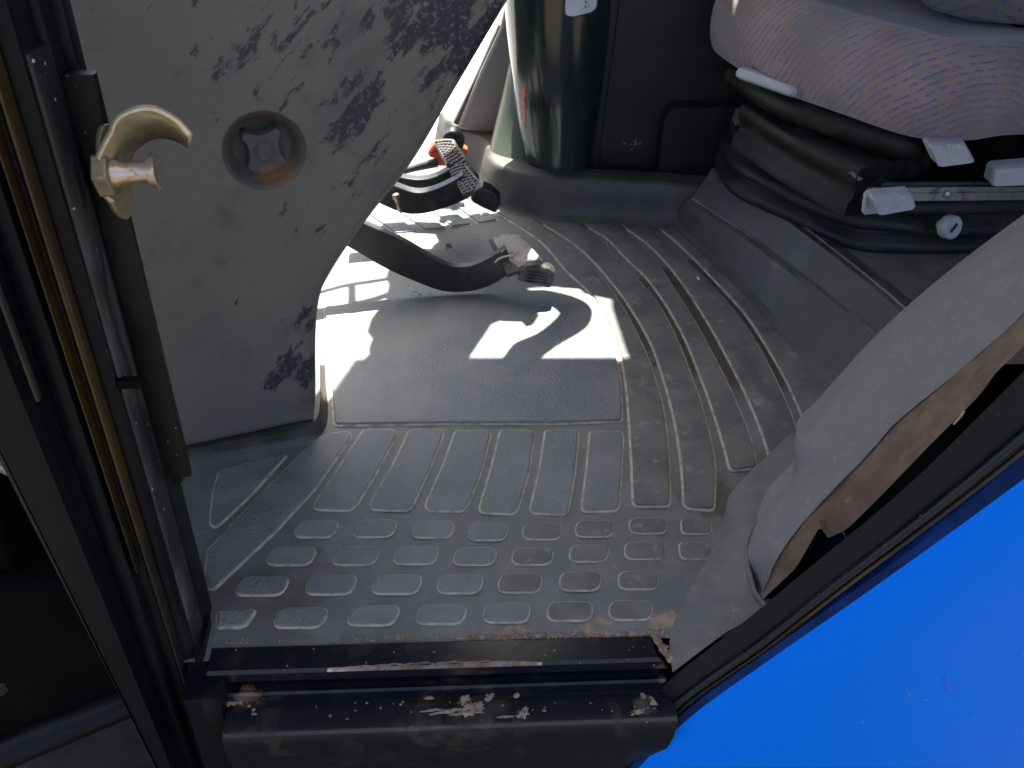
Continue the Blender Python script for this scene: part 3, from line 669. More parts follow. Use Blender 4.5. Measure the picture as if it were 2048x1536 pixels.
q = MB(); q.loft(sl_rows, True, 0, False, True); link('column_sleeve', q, 'post_base', post, angle=60)
# sticker on the column, wrapped over its near side
def on_post(u, v):
    # nearest hit on the column's rows, approximated by its elliptic section
    best = None
    lo_y, hi_y = 1.45, 1.75
    for i in range(600):
        y = lo_y+(hi_y-lo_y)*i/600; p = PY(u, v, y)
        # section at height p.z
        for k in range(len(post_rows)-1):
            za = sum(r.z for r in post_rows[k])/28; zb = sum(r.z for r in post_rows[k+1])/28
            if za <= p.z <= zb:
                s_ = (p.z-za)/(zb-za)
                xs = [a.lerp(b_, s_) for a, b_ in zip(post_rows[k], post_rows[k+1])]
                cx = sum(r.x for r in xs)/28; cy = sum(r.y for r in xs)/28; w = max(r.x for r in xs)-cx; d = max(r.y for r in xs)-cy
                if ((p.x-cx)/w)**2+((p.y-cy)/d)**2 <= 1.0: return p + (cC-p).normalized()*.0012
    return PY(u, v, 1.56)
def decal(poly, name, mat, off, parent, nu=10, nv=6):
    us = [p[0] for p in poly]; vs = [p[1] for p in poly]
    pts = [on_post(u, v) for u, v in poly]; c = on_post(sum(us)/len(us), sum(vs)/len(vs))
    pts = [p+(cC-p).normalized()*off for p in pts]; c = c+(cC-c).normalized()*off
    q_ = MB(); n_ = len(pts); q_.add(pts+[c], [[i, (i+1) % n_, n_] for i in range(n_)]); return link(name, q_, mat, parent)
def rpx(poly, r): return [(p.x, p.y) for p in roundpoly([V((u, v, 0)) for u, v in poly], r, 5)]
stk_o = rpx([(1132, -45), (1200, -45), (1196, 18), (1184, 26), (1148, 36), (1128, 34), (1127, 18)], 10)
stk_i = rpx([(1134, -42), (1197, -42), (1193, 16), (1182, 24), (1148, 33), (1131, 31), (1130, 16)], 9)
sticker = decal(stk_o, 'sticker', 'ink', 0, post); 
decal(stk_i, 'sticker_face', 'white', .0012, sticker)
for (u, v) in ((1171, 14), (1172, 4), (1172, -6)):
    decal([(u-2, v), (u, v-4), (u+2, v), (u, v+3)], 'printed_diamond', 'ink', .0024, sticker)
decal([(1177, 8), (1178.2, 8), (1178.2, 15), (1177, 15)], 'printed_stroke', 'ink', .0024, sticker)
# small red mark laid on the column's surface
q = decal([(1044, 175), (1049, 172), (1051, 190), (1048, 204), (1044, 198)], 'red_mark', 'orange', 0, post)

q = MB()
pl = [PY(u, v, 1.80) for u, v in [(915, 258), (960, 147), (1000, 60), (1030, -60), (1120, -60), (1080, 300)]]
q.prism(pl, V((0, .03, 0))); link('corner_trim', q, 'grey_panel', cab, bevel=.006)
q = MB(); pl = [PY(u, v, 1.812) for u, v in [(907, 247), (953, 152), (998, 50), (1006, 50), (964, 147), (918, 252)]]
q.prism(pl, V((0, .02, 0))); link('window_rubber', q, 'foam', cab, bevel=.002)
q = MB(); a, b_ = PY(1000, 40, 1.85), PY(905, 250, 1.85)
q.add([V((-1.2, 1.86, .06)), V((b_.x+.02, 1.86, .06)), V((a.x+.03, 1.86, a.z)), V((a.x+.1, 1.86, 1.40)), V((-1.2, 1.86, 1.40))], [[0, 1, 2, 3, 4]]); link('side_window', q, 'glass', cab)
# panels right of the column
q = MB(); p0 = PY(1196, 366, 1.655)
pl = [PY(u, v, 1.66) for u, v in [(1196, 372), (1207, 250), (1240, 0), (1262, -250)]]
pr = [V((1.25, 1.66, p.z)) for p in pl]
q.loft([pl, pr, [p+V((0, .1, 0)) for p in pr]]); q.loft([pl, [p+V((0, .06, 0)) for p in pl]])
side = link('side_panel', q, 'dark_panel', cab)
q = MB(); q.prism([PY(u, v, 1.70) for u, v in [(1100, 366), (1205, 372), (1212, 250), (1246, 0), (1262, -150), (1180, -150), (1120, 200)]], V((0, .12, 0))); link('column_back', q, 'navy_panel', cab, bevel=.004)
q = MB(); pl = roundpoly([PY(u, v, 1.62) for u, v in [(1314, 372), (1330, 240), (1345, 216), (1500, 214), (1500, 380)]], .02, 4)
q.prism(pl, V((0, .05, 0))); link('seat_box', q, 'navy_panel', side, bevel=.004)
q = MB(); sc = MB()
for k in range(9):
    c = PY(1256+random.uniform(-22, 26), 292+random.uniform(-9, 9), 1.6585); lo_ = [c+V((random.uniform(-.009, .009), 0, random.uniform(-.004, .004))) for _ in range(3)]
    sc.add(lo_, [[0, 1, 2]])
link('scratch_mark', sc, 'soil', side)
def wall_pt(u, v): p = PZ(u, v, 0); t_ = (1.665-p.y)/SUN.y; return p+SUN*t_
wp = [wall_pt(u, v) for u, v in [(1060, 576), (1110, 572), (1150, 576), (1168, 592), (1252, 609), (1241, 640), (1246, 690), (1256, 724)]]  # opening traced up the sun rays to shape the lit floor patch
q = MB(); q.prism([V((.215, 1.665, 0)), V((.215, 1.665, .46)), V((.16, 1.665, .48)), V((.16, 1.665, wp[0].z))]+wp+[V((wp[-1].x+.01, 1.665, 1.5)), V((.53, 1.665, 1.5)), V((.53, 1.665, 0))], V((0, .10, 0)))
q.aabb((.53, 1.665, 0), (0.5655, 1.765, 1.5)); q.aabb((0.5655, 1.665, 0), (.61, 1.765, .78)); q.aabb((0.5655, 1.665, 1.16), (.61, 1.765, 1.5)); q.aabb((.61, 1.665, 0), (1.3, 1.765, 1.5)); link('sun_cut_wall', q, 'dark_panel', cab)  # slit left in this unseen wall to let sun onto the seat corner
q = MB(); q.aabb((1.30, .62, -.1), (1.36, 1.9, 1.45)); link('unseen_rear_wall', q, 'dark_panel', cab)  # unseen, closed up to roof height to darken the seat
# roof: its far edge throws the straight shadow across the floor panel
ye = up_sun(PZ(1150, 721, 0), 1.45).y; E0 = up_sun(PZ(690, 765, 0), 1.45); E1 = up_sun(PZ(600, 850, 0), 1.45)
q = MB(); q.prism([V((-1.3, .35, 1.45)), V((1.5, .35, 1.45)), V((1.5, 1.895, 1.45)), V((.372+.08, 1.895, 1.45)), V((.372+.08, ye, 1.45)), V((.02, ye+.006, 1.45)), V((-.02, ye-.0, 1.45)), V((E1.x, E1.y-.04, 1.45)), V((-1.3, E1.y-.04, 1.45))], V((0, 0, .10))); link('roof', q, 'roofm', cab)

# ================================================================== seat platform floor
q = MB(); pl = r6_ + [V((1.35, r6_[-1].y, .123)), V((1.35, 1.70, .123)), V((r6_[0].x, 1.70, .123))]
q.add([V((p.x, p.y, .1215)) for p in pl], [list(range(len(pl)))]); q.v = q.v
link('platform_top', q, 'pan', cab)

# ================================================================== steering console
fL, fR = PZ(391, 898, .028), PZ(632, 846, .028)
dirc = (fR-fL); dirc.z = 0; dirc.normalize()
CN = V((dirc.y, -dirc.x, 0)); CP0 = fL.copy()      # outward (towards the door)
M['console'] = console_mat()
console = thing('steering_console', (-.22, 1.0, .03), 'scuffed beige grey steering console side panel with round recessed star knob', 'steering console')
def CP(u, v, off=0): return PP(u, v, CP0, CN) + CN*off
sil = [CP(u, v) for u, v in [(632, 846), (636, 800), (636, 720), (638, 650), (646, 596), (662, 560), (700, 500), (760, 420), (805, 366), (850, 300), (905, 205), (960, 112), (1000, 45), (1032, -10), (1062, -75)]]
sil = catmull(sil, 4)
left = CP0 - dirc*.16
topz = sil[-1].z+.05
poly = [V((left.x, left.y, .030)), CP0.copy()] + [CP0.lerp(sil[0], .5)] + sil + [sil[-1]+V((.02, .0072, .05)), V((left.x, left.y, topz))]
def to2(p): d = p-CP0; return V((d.dot(dirc), d.z, 0))
def to3(p, off=0): return CP0 + dirc*p.x + V((0, 0, p.y)) + CN*off
p2 = [to2(p) for p in poly]
rad_ = .016
rings = [(0, -.16), (0, -rad_), (-.0012, -rad_*.62), (-rad_*.3, -rad_*.29), (-rad_*.62, -rad_*.08), (-rad_, 0)]
kc = to2(CP(530, 303)); kr = .0435
bmf = bmesh.new()
inn = offset(p2, -rad_)
ov = [bmf.verts.new(to3(p)) for p in inn]
oe = [bmf.edges.new((ov[i], ov[(i+1) % len(ov)])) for i in range(len(ov))]
NK = 40
hv = [bmf.verts.new(to3(kc+V((kr*cos(2*pi*i/NK), kr*sin(2*pi*i/NK), 0)))) for i in range(NK)]
he = [bmf.edges.new((hv[i], hv[(i+1) % NK])) for i in range(NK)]
bmesh.ops.triangle_fill(bmf, use_beauty=True, edges=oe+he)
bmf.verts.ensure_lookup_table(); bmf.verts.index_update()
q = MB(); q.add([v.co.copy() for v in bmf.verts], [[v.index for v in f.verts] for f in bmf.faces]); bmf.free()
rws = []
for d, off in rings:
    base_ = [to3(p, off) for p in offset(p2, d)] if d else [to3(p, off) for p in p2]
    if off < -.1: base_ = [to3(V((p.x - (.05 if i > 1 else 0), p.y, 0)), off) for i, p in enumerate(p2)]
    rws.append(base_)
q.loft(rws, True)
panel = link('side_panel', q, 'console', console, angle=50)
# recess and star knob
rec = MB()
def circ(r, off, n=NK): return [to3(kc+V((r*cos(2*pi*i/n), r*sin(2*pi*i/n), 0)), off) for i in range(n)]
rec.loft([circ(kr+.001, .0006), circ(kr-.002, -.0008), circ(kr-.005, -.005), circ(kr-.011, -.015), circ(kr-.015, -.018), circ(.004, -.018)], True, 0, False, True)
M['recess'] = mk('recess_dirt', (.05, .048, .044), (.075, .062, .048), 30, (.4, .7), .55, .75, spot=[(tuple(to3(kc+V((.012, -.036, 0)), -.012)), .004, .056, (.17, .085, .03), 26, .10, .60)])
link('knob_recess', rec, 'recess', console, angle=50)
kb = MB()
def star(rc, rl, off, n=10):
    pts = []
    for a in range(4):
        a0_ = radians(45+90*a+4)
        tip1 = V((cos(a0_-.16), sin(a0_-.16), 0))*rc; tip2 = V((cos(a0_+.16), sin(a0_+.16), 0))*rc
        nx = V((cos(a0_+pi/2-.16), sin(a0_+pi/2-.16), 0))*rc; md = V((cos(a0_+pi/4), sin(a0_+pi/4), 0))*rl
        pts += [tip1, V((cos(a0_), sin(a0_), 0))*rc*1.05]
        for i in range(7):
            t_ = i/6; pts.append(tip2*(1-t_)**2 + md*(2*t_*(1-t_)) + nx*t_*t_)
        pts.pop()
    return [to3(kc+V((p.x*.95, p.y, 0))+V((0, .001, 0)), off) for p in pts]
kb.loft([star(.0275, .012, -.017), star(.0275, .012, -.004), star(.026, .011, -.002)], True, 0, False, True)
knob = link('star_knob', kb, 'knob', console, angle=40)
cp = MB(); cp.lathe(to3(kc, -.0022), CN, [(0, .0115), (.0012, .0115), (.002, .010), (.001, .008), (.0016, .003)], 24); link('knob_cap', cp, 'knob', knob, angle=30)
# dashboard above the frame: outline follows what it shades on the floor
ZD = .74
sh = [(985, 640), (916, 742), (900, 800), (600, 860), (660, 795), (745, 706), (741, 690), (751, 672), (738, 655), (742, 642), (772, 604), (781, 556), (776, 540), (790, 525), (845, 520), (868, 488), (905, 462), (903, 440), (960, 430), (1000, 470), (1050, 560), (1060, 590), (1040, 620)]
q = MB(); q.prism([up_sun(PZ(u, v, 0), ZD) for u, v in sh], V((0, 0, .05))); link('dashboard', q, 'dark_panel', console)

# steering wheel (above the frame; its shadow lies on the floor)
outl = [(1072, 583), (1123, 593), (1162, 607), (1181, 627), (1168, 646), (1123, 688), (1080, 723)]
inn_ = [(1060, 606), (1100, 615), (1120, 628), (1122, 634), (1114, 656), (1069, 678), (1027, 691)]
wc = up_sun(PZ(1000, 650), .66); wn = V((-.35, -.05, .93)).normalized()
def sunplane(u, v):
    p = PZ(u, v, 0); t_ = (wc-p).dot(wn)/SUN.dot(wn); return p+SUN*t_
rimp = []
for (a, b_), (c, d) in zip(outl, inn_): rimp.append((sunplane(a, b_)+sunplane(c, d))/2)
rimw = [(sunplane(a, b_)-sunplane(c, d)).length/2*.95 for (a, b_), (c, d) in zip(outl, inn_)]
rest = [sunplane(u, v) for u, v in [(1022, 728), (985, 768), (900, 790), (820, 745), (800, 665), (850, 606), (940, 578), (1010, 580)]]
ring = catmull(rimp+rest, 5, True); ringr = [max(.008, p.x) for p in catmull([V((w, 0, 0)) for w in rimw+[.016]*8], 5, True)]
q = MB(); q.tube(ring, ringr, 12, closed=True, up=wn); wheel = link('steering_wheel', q, 'arm', console)
q = MB(); sp = [sunplane(u, v) for u, v in [(1048, 634), (1064, 640), (1092, 612), (1080, 602)]]; q.prism(sp, wn*-.012)
sp = [sunplane(u, v) for u, v in [(1000, 640), (1003, 648), (1043, 649), (1052, 659), (1062, 656), (1072, 640), (1062, 624), (1042, 624), (1050, 605), (1040, 590), (960, 600), (960, 640)]]; q.prism(sp, wn*-.014); link('wheel_spoke', q, 'arm', wheel)
q = MB(); q.tube([sunplane(940, 640), sunplane(940, 640)+V((-.1, -.05, -.10))], .03, 14); link('wheel_hub', q, 'arm', wheel)

# two unseen bars and a stub, shaped to cast the shadow beside the console
rail = thing('shadow_rail', up_sun(PZ(700, 590), .62), 'thin unseen double bars shaped to cast the shadow left of the clutch', 'shadow rail')
ZR = .62
q = MB(); q.tube(catmull([up_sun(PZ(u, v, 0), ZR) for u, v in [(590, 600), (640, 583), (700, 569), (750, 560), (800, 553)]], 5), .0052, 10); link('shadow_bar', q, 'arm', rail)
q = MB(); q.tube(catmull([up_sun(PZ(u, v, 0), ZR) for u, v in [(590, 645), (640, 627), (700, 609), (745, 598), (790, 582)]], 5), .0075, 10); link('shadow_bar', q, 'arm', rail)
q = MB(); q.prism([up_sun(PZ(u, v, 0), ZR+.004) for u, v in [(697, 570), (711, 567), (713, 610), (716, 628), (699, 631), (697, 612)]], V((0, 0, .01))); link('shadow_stub', q, 'arm', rail)

# ================================================================== pedals
def flatbar(up_e, lo_e, y, dy, name, mat, parent, y2=None):
    n_ = 22
    A_ = resample(catmull([PY(u, v, y) for u, v in up_e], 5), n_); B_ = resample(catmull([PY(u, v, y) for u, v in lo_e], 5), n_)
    ext = V((0, dy, 0)); rows_ = []
    for a, b_ in zip(A_, B_): rows_.append([a, a+ext, b_+ext, b_])
    q_ = MB(); q_.loft(rows_, True, 0, True, True); return link(name, q_, mat, parent, bevel=.002, angle=35)
def padslab(F1, F2, N2, N1, yf, yn, thick, parent, name, mat, bulge=.004, nx=8, ny=10, bump_=0.0):
    f1, f2, n2, n1 = PY(*F1, yf), PY(*F2, yf), PY(*N2, yn), PY(*N1, yn)
    nrm = (f2-f1).cross(n1-f1).normalized()
    if nrm.dot(cC-f1) < 0: nrm = -nrm
    rows_ = []
    for j in range(ny+1):
        t_ = j/ny; l, r = f1.lerp(n1, t_), f2.lerp(n2, t_)
        rows_.append([l.lerp(r, i/nx) + nrm*(bulge*(1-(2*i/nx-1)**2) + random.uniform(-bump_, bump_)) for i in range(nx+1)])
    q_ = MB(); q_.loft(rows_)
    bt = [[p-nrm*thick for p in (r[0], r[-1])] for r in rows_]
    per = [r[0] for r in rows_] + rows_[-1][1:] + [r[-1] for r in rows_[::-1]][1:] + rows_[0][::-1][1:-1]
    q_.loft([per, [p-nrm*thick for p in per]], True, 0, False, True)
    o_ = link(name, q_, mat, parent, angle=40); return o_, rows_, nrm
def studs(rows_, nrm, parent, i0, i1, j0, j1, nu, nv, r):
    q_ = MB(); ny = len(rows_)-1; nx = len(rows_[0])-1
    for a in range(nu):
        for b_ in range(nv):
            s_ = i0+(i1-i0)*a/(nu-1); t_ = j0+(j1-j0)*b_/(nv-1)
            i, j = s_*nx, t_*ny; ii, jj = min(int(i), nx-1), min(int(j), ny-1)
            p = rows_[jj][ii].lerp(rows_[jj][ii+1], i-ii).lerp(rows_[jj+1][ii].lerp(rows_[jj+1][ii+1], i-ii), j-jj)
            q_.lathe(p-nrm*.0005, nrm, [(0, r), (r*.45, r*.85), (r*.8, r*.45)], 7, cap0=False)
    o_ = link('stud_field', q_, 'pedal', parent); o_['kind'] = 'stuff'; return o_
def lip(pts, y, ext, name, mat, parent, bev=.003):
    q_ = MB(); q_.prism([PY(u, v, y) for u, v in pts], ext); return link(name, q_, mat, parent, bevel=bev, bseg=3, angle=40)

yC = 1.262
clutch = thing('clutch_pedal', PY(880, 560, yC), 'nearest foot pedal, mud caked pad on a curved black arm over the sunlit floor', 'foot pedal', )
flatbar([(620, 395), (680, 425), (737, 451), (805, 482), (860, 514), (901, 533), (942, 533), (990, 511), (1010, 497)], [(590, 440), (650, 470), (702, 497), (771, 537), (839, 567), (890, 584), (942, 583), (985, 570), (1030, 540)], yC, .016, 'pedal_arm', 'arm', clutch)
p_, rws_, nr_ = padslab((978, 479), (1042, 471), (1100, 536), (1014, 549), 1.31, 1.238, .009, clutch, 'pedal_pad', 'pedal', .006)
p_, rws2, nr2 = padslab((985, 477), (1040, 470), (1092, 527), (1022, 540), 1.305, 1.246, .004, p_, 'mud_cake', 'mud', .008, 10, 12, .0005)
lip([(1034, 562), (1038, 547), (1052, 535), (1074, 532), (1098, 538), (1108, 549), (1107, 564), (1099, 578)], 1.233, V((.004, .016, .004)), 'pad_lip', 'pedal', clutch, .004)
q = MB(); lr = PY(1042, 566, 1.2315); rr2 = PY(1100, 574, 1.2315)
for k in range(4):
    dz = V((0, 0, .005+.006*k)); q.tube([lr.lerp(rr2, .12)+dz, lr.lerp(rr2, .9)+dz], .0012, 6)
link('lip_ridge', q, 'pedal', clutch)

yB = 1.44
bk = thing('brake_pedal', PY(900, 400, yB), 'studded black brake pedal nearer the door of the side by side pair', 'foot pedal', 'brake pedals')
flatbar([(700, 330), (745, 352), (796, 374), (829, 385), (862, 382), (904, 364), (925, 350)], [(700, 372), (745, 400), (802, 425), (842, 428), (891, 416), (938, 396), (952, 380)], yB, .022, 'pedal_arm', 'arm', bk)
p_, rws_, nr_ = padslab((897, 338), (930, 328), (972, 376), (926, 388), 1.49, 1.40, .010, bk, 'pedal_pad', 'pedal', .003)
studs(rws_, nr_, bk, .12, .78, .06, .92, 4, 9, .0042)
lip([(940, 398), (950, 383), (964, 375), (982, 382), (998, 396), (1001, 410), (991, 428), (966, 417), (946, 406)], 1.392, V((.002, .020, .006)), 'pad_lip', 'arm', bk, .004)
q = MB(); c0 = PY(792, 393, 1.425); c1 = PY(803, 432, 1.42); dd = (c1-c0).normalized()
q.lathe(c0-dd*.006, dd, [(0, .003), (.002, .0065), (.006, .0075), (.010, .0065), (.013, .004), (.030, .0036), ((c1-c0).length, .0015)], 14)
tag(link('link_pin', q, 'brass'), 'small dull brass pin hanging beside the brake pedal arm under the console', 'pin')

yB2 = 1.53
bf = thing('brake_pedal', PY(880, 340, yB2), 'studded black brake pedal further from the door, in front of the orange pedal', 'foot pedal', 'brake pedals')
flatbar([(700, 318), (760, 342), (812, 357), (849, 359), (880, 350), (900, 338)], [(700, 352), (760, 378), (812, 398), (849, 399), (890, 385), (915, 362)], yB2, .022, 'pedal_arm', 'arm', bf)
p_, rws_, nr_ = padslab((869, 282), (908, 279), (958, 351), (893, 325), 1.585, 1.495, .010, bf, 'pedal_pad', 'pedal', .003)
studs(rws_, nr_, bf, .10, .72, .08, .92, 5, 9, .0042)
lip([(884, 278), (890, 268), (903, 262), (920, 268), (929, 281), (927, 298), (915, 300), (900, 290)], 1.60, V((.002, .018, .004)), 'pad_lip', 'arm', bf, .004)

yO = 1.64
th = thing('throttle_pedal', PY(880, 310, yO), 'ribbed orange throttle pedal behind the brake pedals', 'foot pedal')
q = MB(); q.prism([PY(u, v, yO) for u, v in [(856, 306), (868, 288), (905, 285), (936, 300), (934, 312), (905, 332), (876, 332), (872, 318), (860, 314)]], V((0, .022, 0))); link('pedal_plate', q, 'orange', th, bevel=.002)
q = MB()
for k in range(6):
    a, b_ = PY(860+k*2.2, 306-k*3.6, yO-.001), PY(895+k*4, 304-k*3.6, yO-.001); q.tube([a, b_], .0016, 6)
link('plate_rib', q, 'orange', th)
q = MB(); q.tube([PY(770, 352, yO), PY(830, 336, yO), PY(874, 325, yO)], [.006, .007, .0095], 10); link('pedal_arm', q, 'arm', th)
# straw caught on the clutch pad, crumbs on the floor
q = MB(); q.tube(catmull([PY(990, 525, 1.243), PY(997, 518, 1.241), PY(1010, 513, 1.243), PY(1026, 510, 1.245)], 4), .0014, 6); q.tube([PY(1002, 505, 1.251), PY(1010, 498, 1.253)], .0009, 5)
tag(link('straw', q, 'straw'), 'short pale straw caught on the muddy clutch pad', 'straw')
q = MB(); q.tube(catmull([PY(1908, 848, .60), PY(1922, 832, .597), PY(1928, 822, .597)], 4), .0011, 6)
tag(link('straw', q, 'straw'), 'pale straw stuck on the brown torn foam edge', 'straw')

def crumb(q_, p, r):
    n_ = 6; a = random.random()*6
    ringp = [p+V((cos(a+k)*r*random.uniform(.7, 1.2), sin(a+k)*r*random.uniform(.7, 1.2), r*.35)) for k in range(n_)]
    q_.add(ringp+[p+V((0, 0, r*1.1)), p], [[k, (k+1) % n_, n_] for k in range(n_)]+[[(k+1) % n_, k, n_+1] for k in range(n_)])
q = MB(); crumb(q, PZ(897, 492, .001), .0055); crumb(q, PZ(903, 494, .001), .003); crumb(q, PZ(893, 490, .001), .0035)
M['darksoil'] = mk('dark_soil', (.05, .042, .035), rough=.95)
tag(link('soil_clod', q, 'darksoil'), 'small dark soil clod lying on the floor beyond the clutch arm', 'soil clod')
q = MB()
for _ in range(150):
    u = random.gauss(890, 75); v = random.gauss(505, 22); crumb(q, PZ(u, v, .0), random.uniform(.0005, .0013))
for _ in range(40):
    crumb(q, PZ(random.uniform(820, 900), random.uniform(580, 600), .0), random.uniform(.0006, .0014))
tag(link('loose_crumbs', q, 'darksoil', smooth=False), None, None, kind='stuff')
q = MB()
for _ in range(900):                                # soil line along the sill
    t_ = random.random(); u = 450+t_*880; v = 1290-t_*19+random.gauss(-3, 2.2)-random.random()**3*10; crumb(q, PZ(u, v, .0), random.uniform(.0005, .0016)*(.6+.8*t_))
for _ in range(240):
    t_ = random.random(); crumb(q, PZ(1308+t_*45+random.gauss(0, 3), 1272+t_*60+random.gauss(0, 5), .001), random.uniform(.0006, .0022))
for _ in range(260):
    crumb(q, PZ(random.uniform(430, 1330), random.uniform(900, 1270), .001 if random.random() < .5 else .0035), random.uniform(.0003, .0008))
tag(link('soil_line', q, 'soil', smooth=False), None, None, kind='stuff')

# ================================================================== seat
seat = thing('driver_seat', (.85, 1.42, .12), 'suspension driver seat in taupe cloth with blue and orange threads on black bellows', 'seat')
fA, fB = PZ(1432, 112, .335), PZ(1850, 284, .335)   # front lower edge, far to near
ed = (fB-fA); ed.z = 0; ed.normalize()
def seatloop():
    near = PZ(2048, 274, .335)
    mids = [PZ(1530, 178, .335), PZ(1610, 208, .335), PZ(1700, 240, .335), PZ(1780, 268, .335)]
    pts = [fA + V((.02, .03, 0)), fA] + mids + [fB, PZ(1940, 287, .335), near, V((1.28, near.y+.02, .335)), V((1.32, 1.45, .335)), V((1.26, 1.72, .335)), V((.9, 1.76, .335)), V((.64, 1.70, .335))]
    return catmull(pts, 4, True)
loop = seatloop()
cen = V((.98, 1.45, 0))
prof = [(-.05, .335), (-.004, .334), (.008, .346), (.018, .378), (.019, .418), (.012, .450), (-.006, .470), (-.034, .477), (-.075, .468), (-.125, .450), (-.18, .442)]
rws = []
for o_, z in prof: rws.append([V((p.x, p.y, z)) for p in offset(loop, o_)])
q = MB(); q.loft(rws, True, 0, True, True)
cush = link('cushion', q, 'cloth', seat, angle=80)
cush.modifiers.new('sub', 'SUBSURF').render_levels = 1
# backrest
q = MB()
bk_rows = []
for (o_, x) in ((.0, 0), (.012, .03), (.012, .10), (0, .14)):
    pts = roundpoly([PY(1835, -120, 1.42), PY(1838, -10, 1.42), PY(1880, 24, 1.40), PY(1960, 42, 1.38), PY(2110, 52, 1.36), PY(2330, 40, 1.34), PY(2330, -120, 1.34)], .02, 4)
    c = sum(pts, V())/len(pts); bk_rows.append([p+(p-c).normalized()*o_+V((x*.5, x, 0)) for p in pts])
q.loft(bk_rows, True, 0, True, True); link('backrest', q, 'cloth', seat, angle=80)
q = MB(); q.aabb((1.0, 1.40, .40), (1.25, 1.6, .475)); link('backrest_hinge', q, 'dark', seat, bevel=.01)
# plastic tray under the cushion
tray = [PZ(u, v, .30) for u, v in [(1452, 165), (1540, 222), (1640, 262), (1740, 296), (1800, 315), (1832, 318), (1836, 300), (1850, 285)]]
tr_o = catmull(tray[:6], 4)
def shell(path, prof_, name, mat, parent, side=1, angle=60):
    rows_ = [[] for _ in prof_]; n_ = len(path)
    for i, p in enumerate(path):
        d = path[min(i+1, n_-1)]-path[max(i-1, 0)]; d.z = 0; d.normalize(); nn = V((d.y, -d.x, 0))*side
        for k, (o_, z) in enumerate(prof_): rows_[k].append(V((p.x, p.y, 0))+nn*o_+V((0, 0, z)))
    q_ = MB(); q_.loft(rows_); e0 = [r[0] for r in rows_]; e1 = [r[-1] for r in rows_]
    q_.add(e0, [list(range(len(e0)))]); q_.add(e1, [list(range(len(e1)))])
    return link(name, q_, mat, parent, angle=angle)
shell(tr_o, [(-.10, .338), (-.03, .336), (-.004, .332), (.004, .322), (.005, .308), (-.002, .296), (-.02, .290), (-.12, .290)], 'cushion_tray', 'seat_plastic', seat, 1 if True else -1)
# upper suspension frame with rails
fr_path = catmull([PZ(u, v, .262) for u, v in [(1480, 232), (1560, 285), (1640, 330), (1712, 366)]], 5)
shell(fr_path, [(-.2, .285), (.0, .285), (.003, .28), (.003, .262), (-.004, .255), (-.004, .235), (.004, .228), (.004, .205), (-.02, .2), (-.2, .2)], 'suspension_frame', 'seat_plastic', seat)
def railend(u, v, z, s_=1.0):
    q_ = MB(); p = PZ(u, v, z); w = .011*s_; h = .011*s_; t_ = .0014
    path = [(-w, h), (-w*.55, h), (-w*.55, h*.2), (-w, h*.2), (-w, -h), (w, -h), (w, h*.2), (w*.55, h*.2), (w*.55, h), (w, h)]
    sec = [V((p.x, p.y+a, p.z+b_)) for a, b_ in path]
    rows_ = [sec, [x+V((.45, .02, 0)) for x in sec]]
    q_.loft(rows_); o_ = link('slide_rail', q_, 'steel', seat, smooth=False); m_ = o_.modifiers.new('thick', 'SOLIDIFY'); m_.thickness = t_; return o_
railend(1470, 234, .252); railend(1715, 384, .235)
q = MB(); q.aabb(tuple(PZ(1720, 392, .225)+V((0, .02, -.012))), tuple(PZ(1720, 392, .225)+V((.5, .10, .012)))); link('slide_frame', q, 'seat_plastic', seat, bevel=.003)
q = MB(); q.lathe(PY(1893, 388, 1.165), V((0, -1, .1)), [(0, .006), (.004, .006), (.006, .003)], 10); link('bolt', q, 'steel', seat)
# punched holes along the suspension frame
for (u, v) in ((1505, 262), (1528, 281), (1552, 300), (1600, 330), (1640, 352), (1676, 372)):
    c = PZ(u, v, .225); q = MB(); q.lathe(c, V((-.88, -.47, 0)), [(-.02, .0062), (.0085, .0062)], 14); link('frame_hole', q, 'ink', seat)
# bellows
bl = catmull([PZ(u, v, .135) for u, v in [(1500, 270), (1452, 288), (1438, 325), (1470, 372), (1530, 408), (1600, 440), (1660, 465), (1715, 484), (1780, 492), (1880, 496), (2060, 490), (2200, 478)]], 6)
pf = [(-.012, .120), (.004, .124), (.008, .132), (.004, .142), (-.012, .148), (-.014, .152), (0, .158), (.004, .167), (-.001, .178), (-.018, .184), (-.020, .188), (-.008, .194), (-.006, .203), (-.014, .214), (-.035, .222), (-.08, .226), (-.16, .226)]
rows_ = [[] for _ in pf]
for i, p in enumerate(bl):
    d = bl[min(i+1, len(bl)-1)]-bl[max(i-1, 0)]; d.z = 0; d.normalize(); nn = V((d.y, -d.x, 0))
    for k, (o_, z) in enumerate(pf): rows_[k].append(V((p.x, p.y, 0))+nn*o_+V((0, 0, z+.003*sin(i*.25+k*.4))))
q = MB(); q.loft(rows_); link('bellows', q, 'bellows', seat, angle=80)
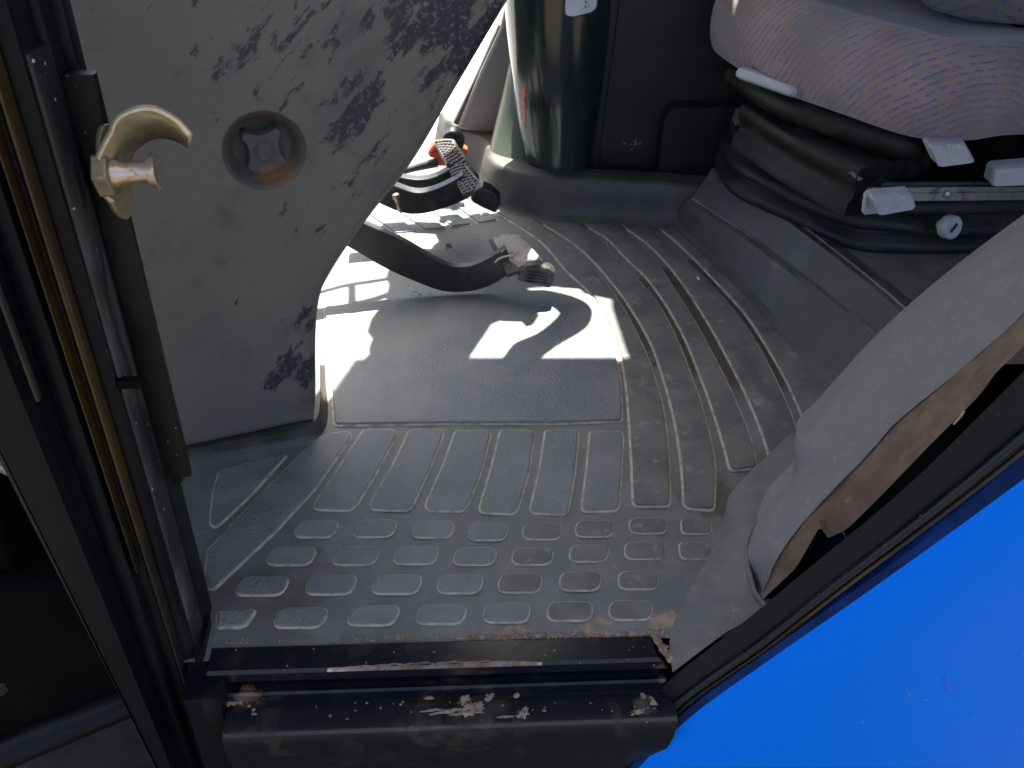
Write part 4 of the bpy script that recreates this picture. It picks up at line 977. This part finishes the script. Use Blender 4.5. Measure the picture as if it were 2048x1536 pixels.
# levers
def lever(poly, y0_, dvec, name, r=.006, bev=.004):
    pts = roundpoly([PY(u, v, y0_) for u, v in poly], r, 3); q_ = MB(); q_.prism(pts, dvec); return link(name, q_, 'lever', seat, bevel=bev, bseg=3, angle=40)
l1 = [PZ(1490, 141, .352), PZ(1604, 180, .352)]
q = MB(); a, b_ = l1; dv = (b_-a).normalized(); nn = V((dv.y, -dv.x, 0))
sec = [(-.004, .010), (.010, .009), (.016, .003), (.016, -.004), (.010, -.009), (-.004, -.010)]
rows_ = [[a+dv*(L_*(b_-a).length)+nn*(x*s_+.012)+V((0, 0, z*s_)) for x, z in sec] for L_, s_ in ((-.02, .55), (.0, .9), (.08, 1), (.9, 1), (.985, .92), (1.02, .5))]
q.loft(rows_, True, 0, True, True); link('front_lever', q, 'lever', seat, bevel=.002, angle=50)
def paddle(TL, TR, BR, BL, y0_, name, th=.014, lift=.010):
    a, b_, c, d = [PY(*p, y0_) for p in (TL, TR, BR, BL)]
    q_ = MB(); out_ = V((-.003, -th, -.001))
    p_ = roundpoly([a, b_, c, d], .007, 4); cc = sum(p_, V())/len(p_)
    q_.loft([[x+V((0, .015, 0)) for x in p_], p_, [cc.lerp(x, .985)+out_*.75 for x in p_], [cc.lerp(x, .90)+out_ for x in p_]], True, 0, True, True)
    return link(name, q_, 'lever', seat, angle=50)
pa1 = paddle((1852, 283), (1925, 277), (1948, 318), (1872, 328), 1.150, 'seat_lever')
pa2 = paddle((1985, 330), (2075, 322), (2075, 362), (1976, 366), 1.165, 'seat_lever')
pa3 = paddle((1737, 388), (1822, 380), (1830, 410), (1752, 424), 1.130, 'seat_lever')
q = MB(); q.prism([PY(u, v, 1.150) for u, v in [(1732, 392), (1740, 386), (1755, 418), (1800, 416), (1790, 424), (1728, 430)]], V((0, .012, 0))); link('lever_foot', q, 'lever', seat, bevel=.002)
# moulded symbols on the levers: a little seat outline
def mark(strokes, y0_, parent):
    q_ = MB()
    for s_ in strokes: q_.tube([PY(u, v, y0_) for u, v in s_], .0006, 5)
    return link('moulded_symbol', q_, 'white', parent)
mark([[(1895, 293), (1897, 304), (1903, 305)], [(1912, 290), (1917, 304), (1922, 305)], [(1894, 290), (1899, 290)]], 1.1345, pa1)
mark([[(1790, 389), (1808, 396)], [(1784, 386), (1788, 386)]], 1.1145, pa3)
kc2 = PY(1904, 455, 1.165); kx = V((.35, -.9, .25)).normalized()
q = MB(); q.lathe(kc2+kx*-.014, kx, [(-.01, .008), (0, .010), (.001, .0185), (.003, .0195), (.016, .0195), (.0185, .0180), (.0185, .0165), (.017, .016)], 30); kn = link('round_knob', q, 'lever', seat, angle=35)
tq = kx.orthogonal().normalized(); q = MB(); q.box(kc2+kx*.0035, tq*.0085, kx.cross(tq)*.0028, kx*.0008); link('knob_slot', q, 'ink', kn)
# paper labels on the suspension
def sheet(poly, y0_, mat, name='paper_label'):
    q_ = MB(); q_.prism([PY(u, v, y0_) for u, v in poly], V((0, .001, 0))); return link(name, q_, mat, seat)
M['label'] = mk('faded_label', (.17, .165, .16), (.10, .10, .10), 200, (.5, .56), .7, .8)
yL1 = PZ(1585, 272, .265).y
sheet([(1556, 267), (1578, 266), (1614, 286), (1594, 288)], yL1-.012, 'label'); sheet([(1696, 345), (1706, 344), (1726, 358), (1716, 362)], 1.178, 'label'); sheet([(1512, 244), (1524, 242), (1544, 255), (1532, 256)], yL1+.05, 'label')
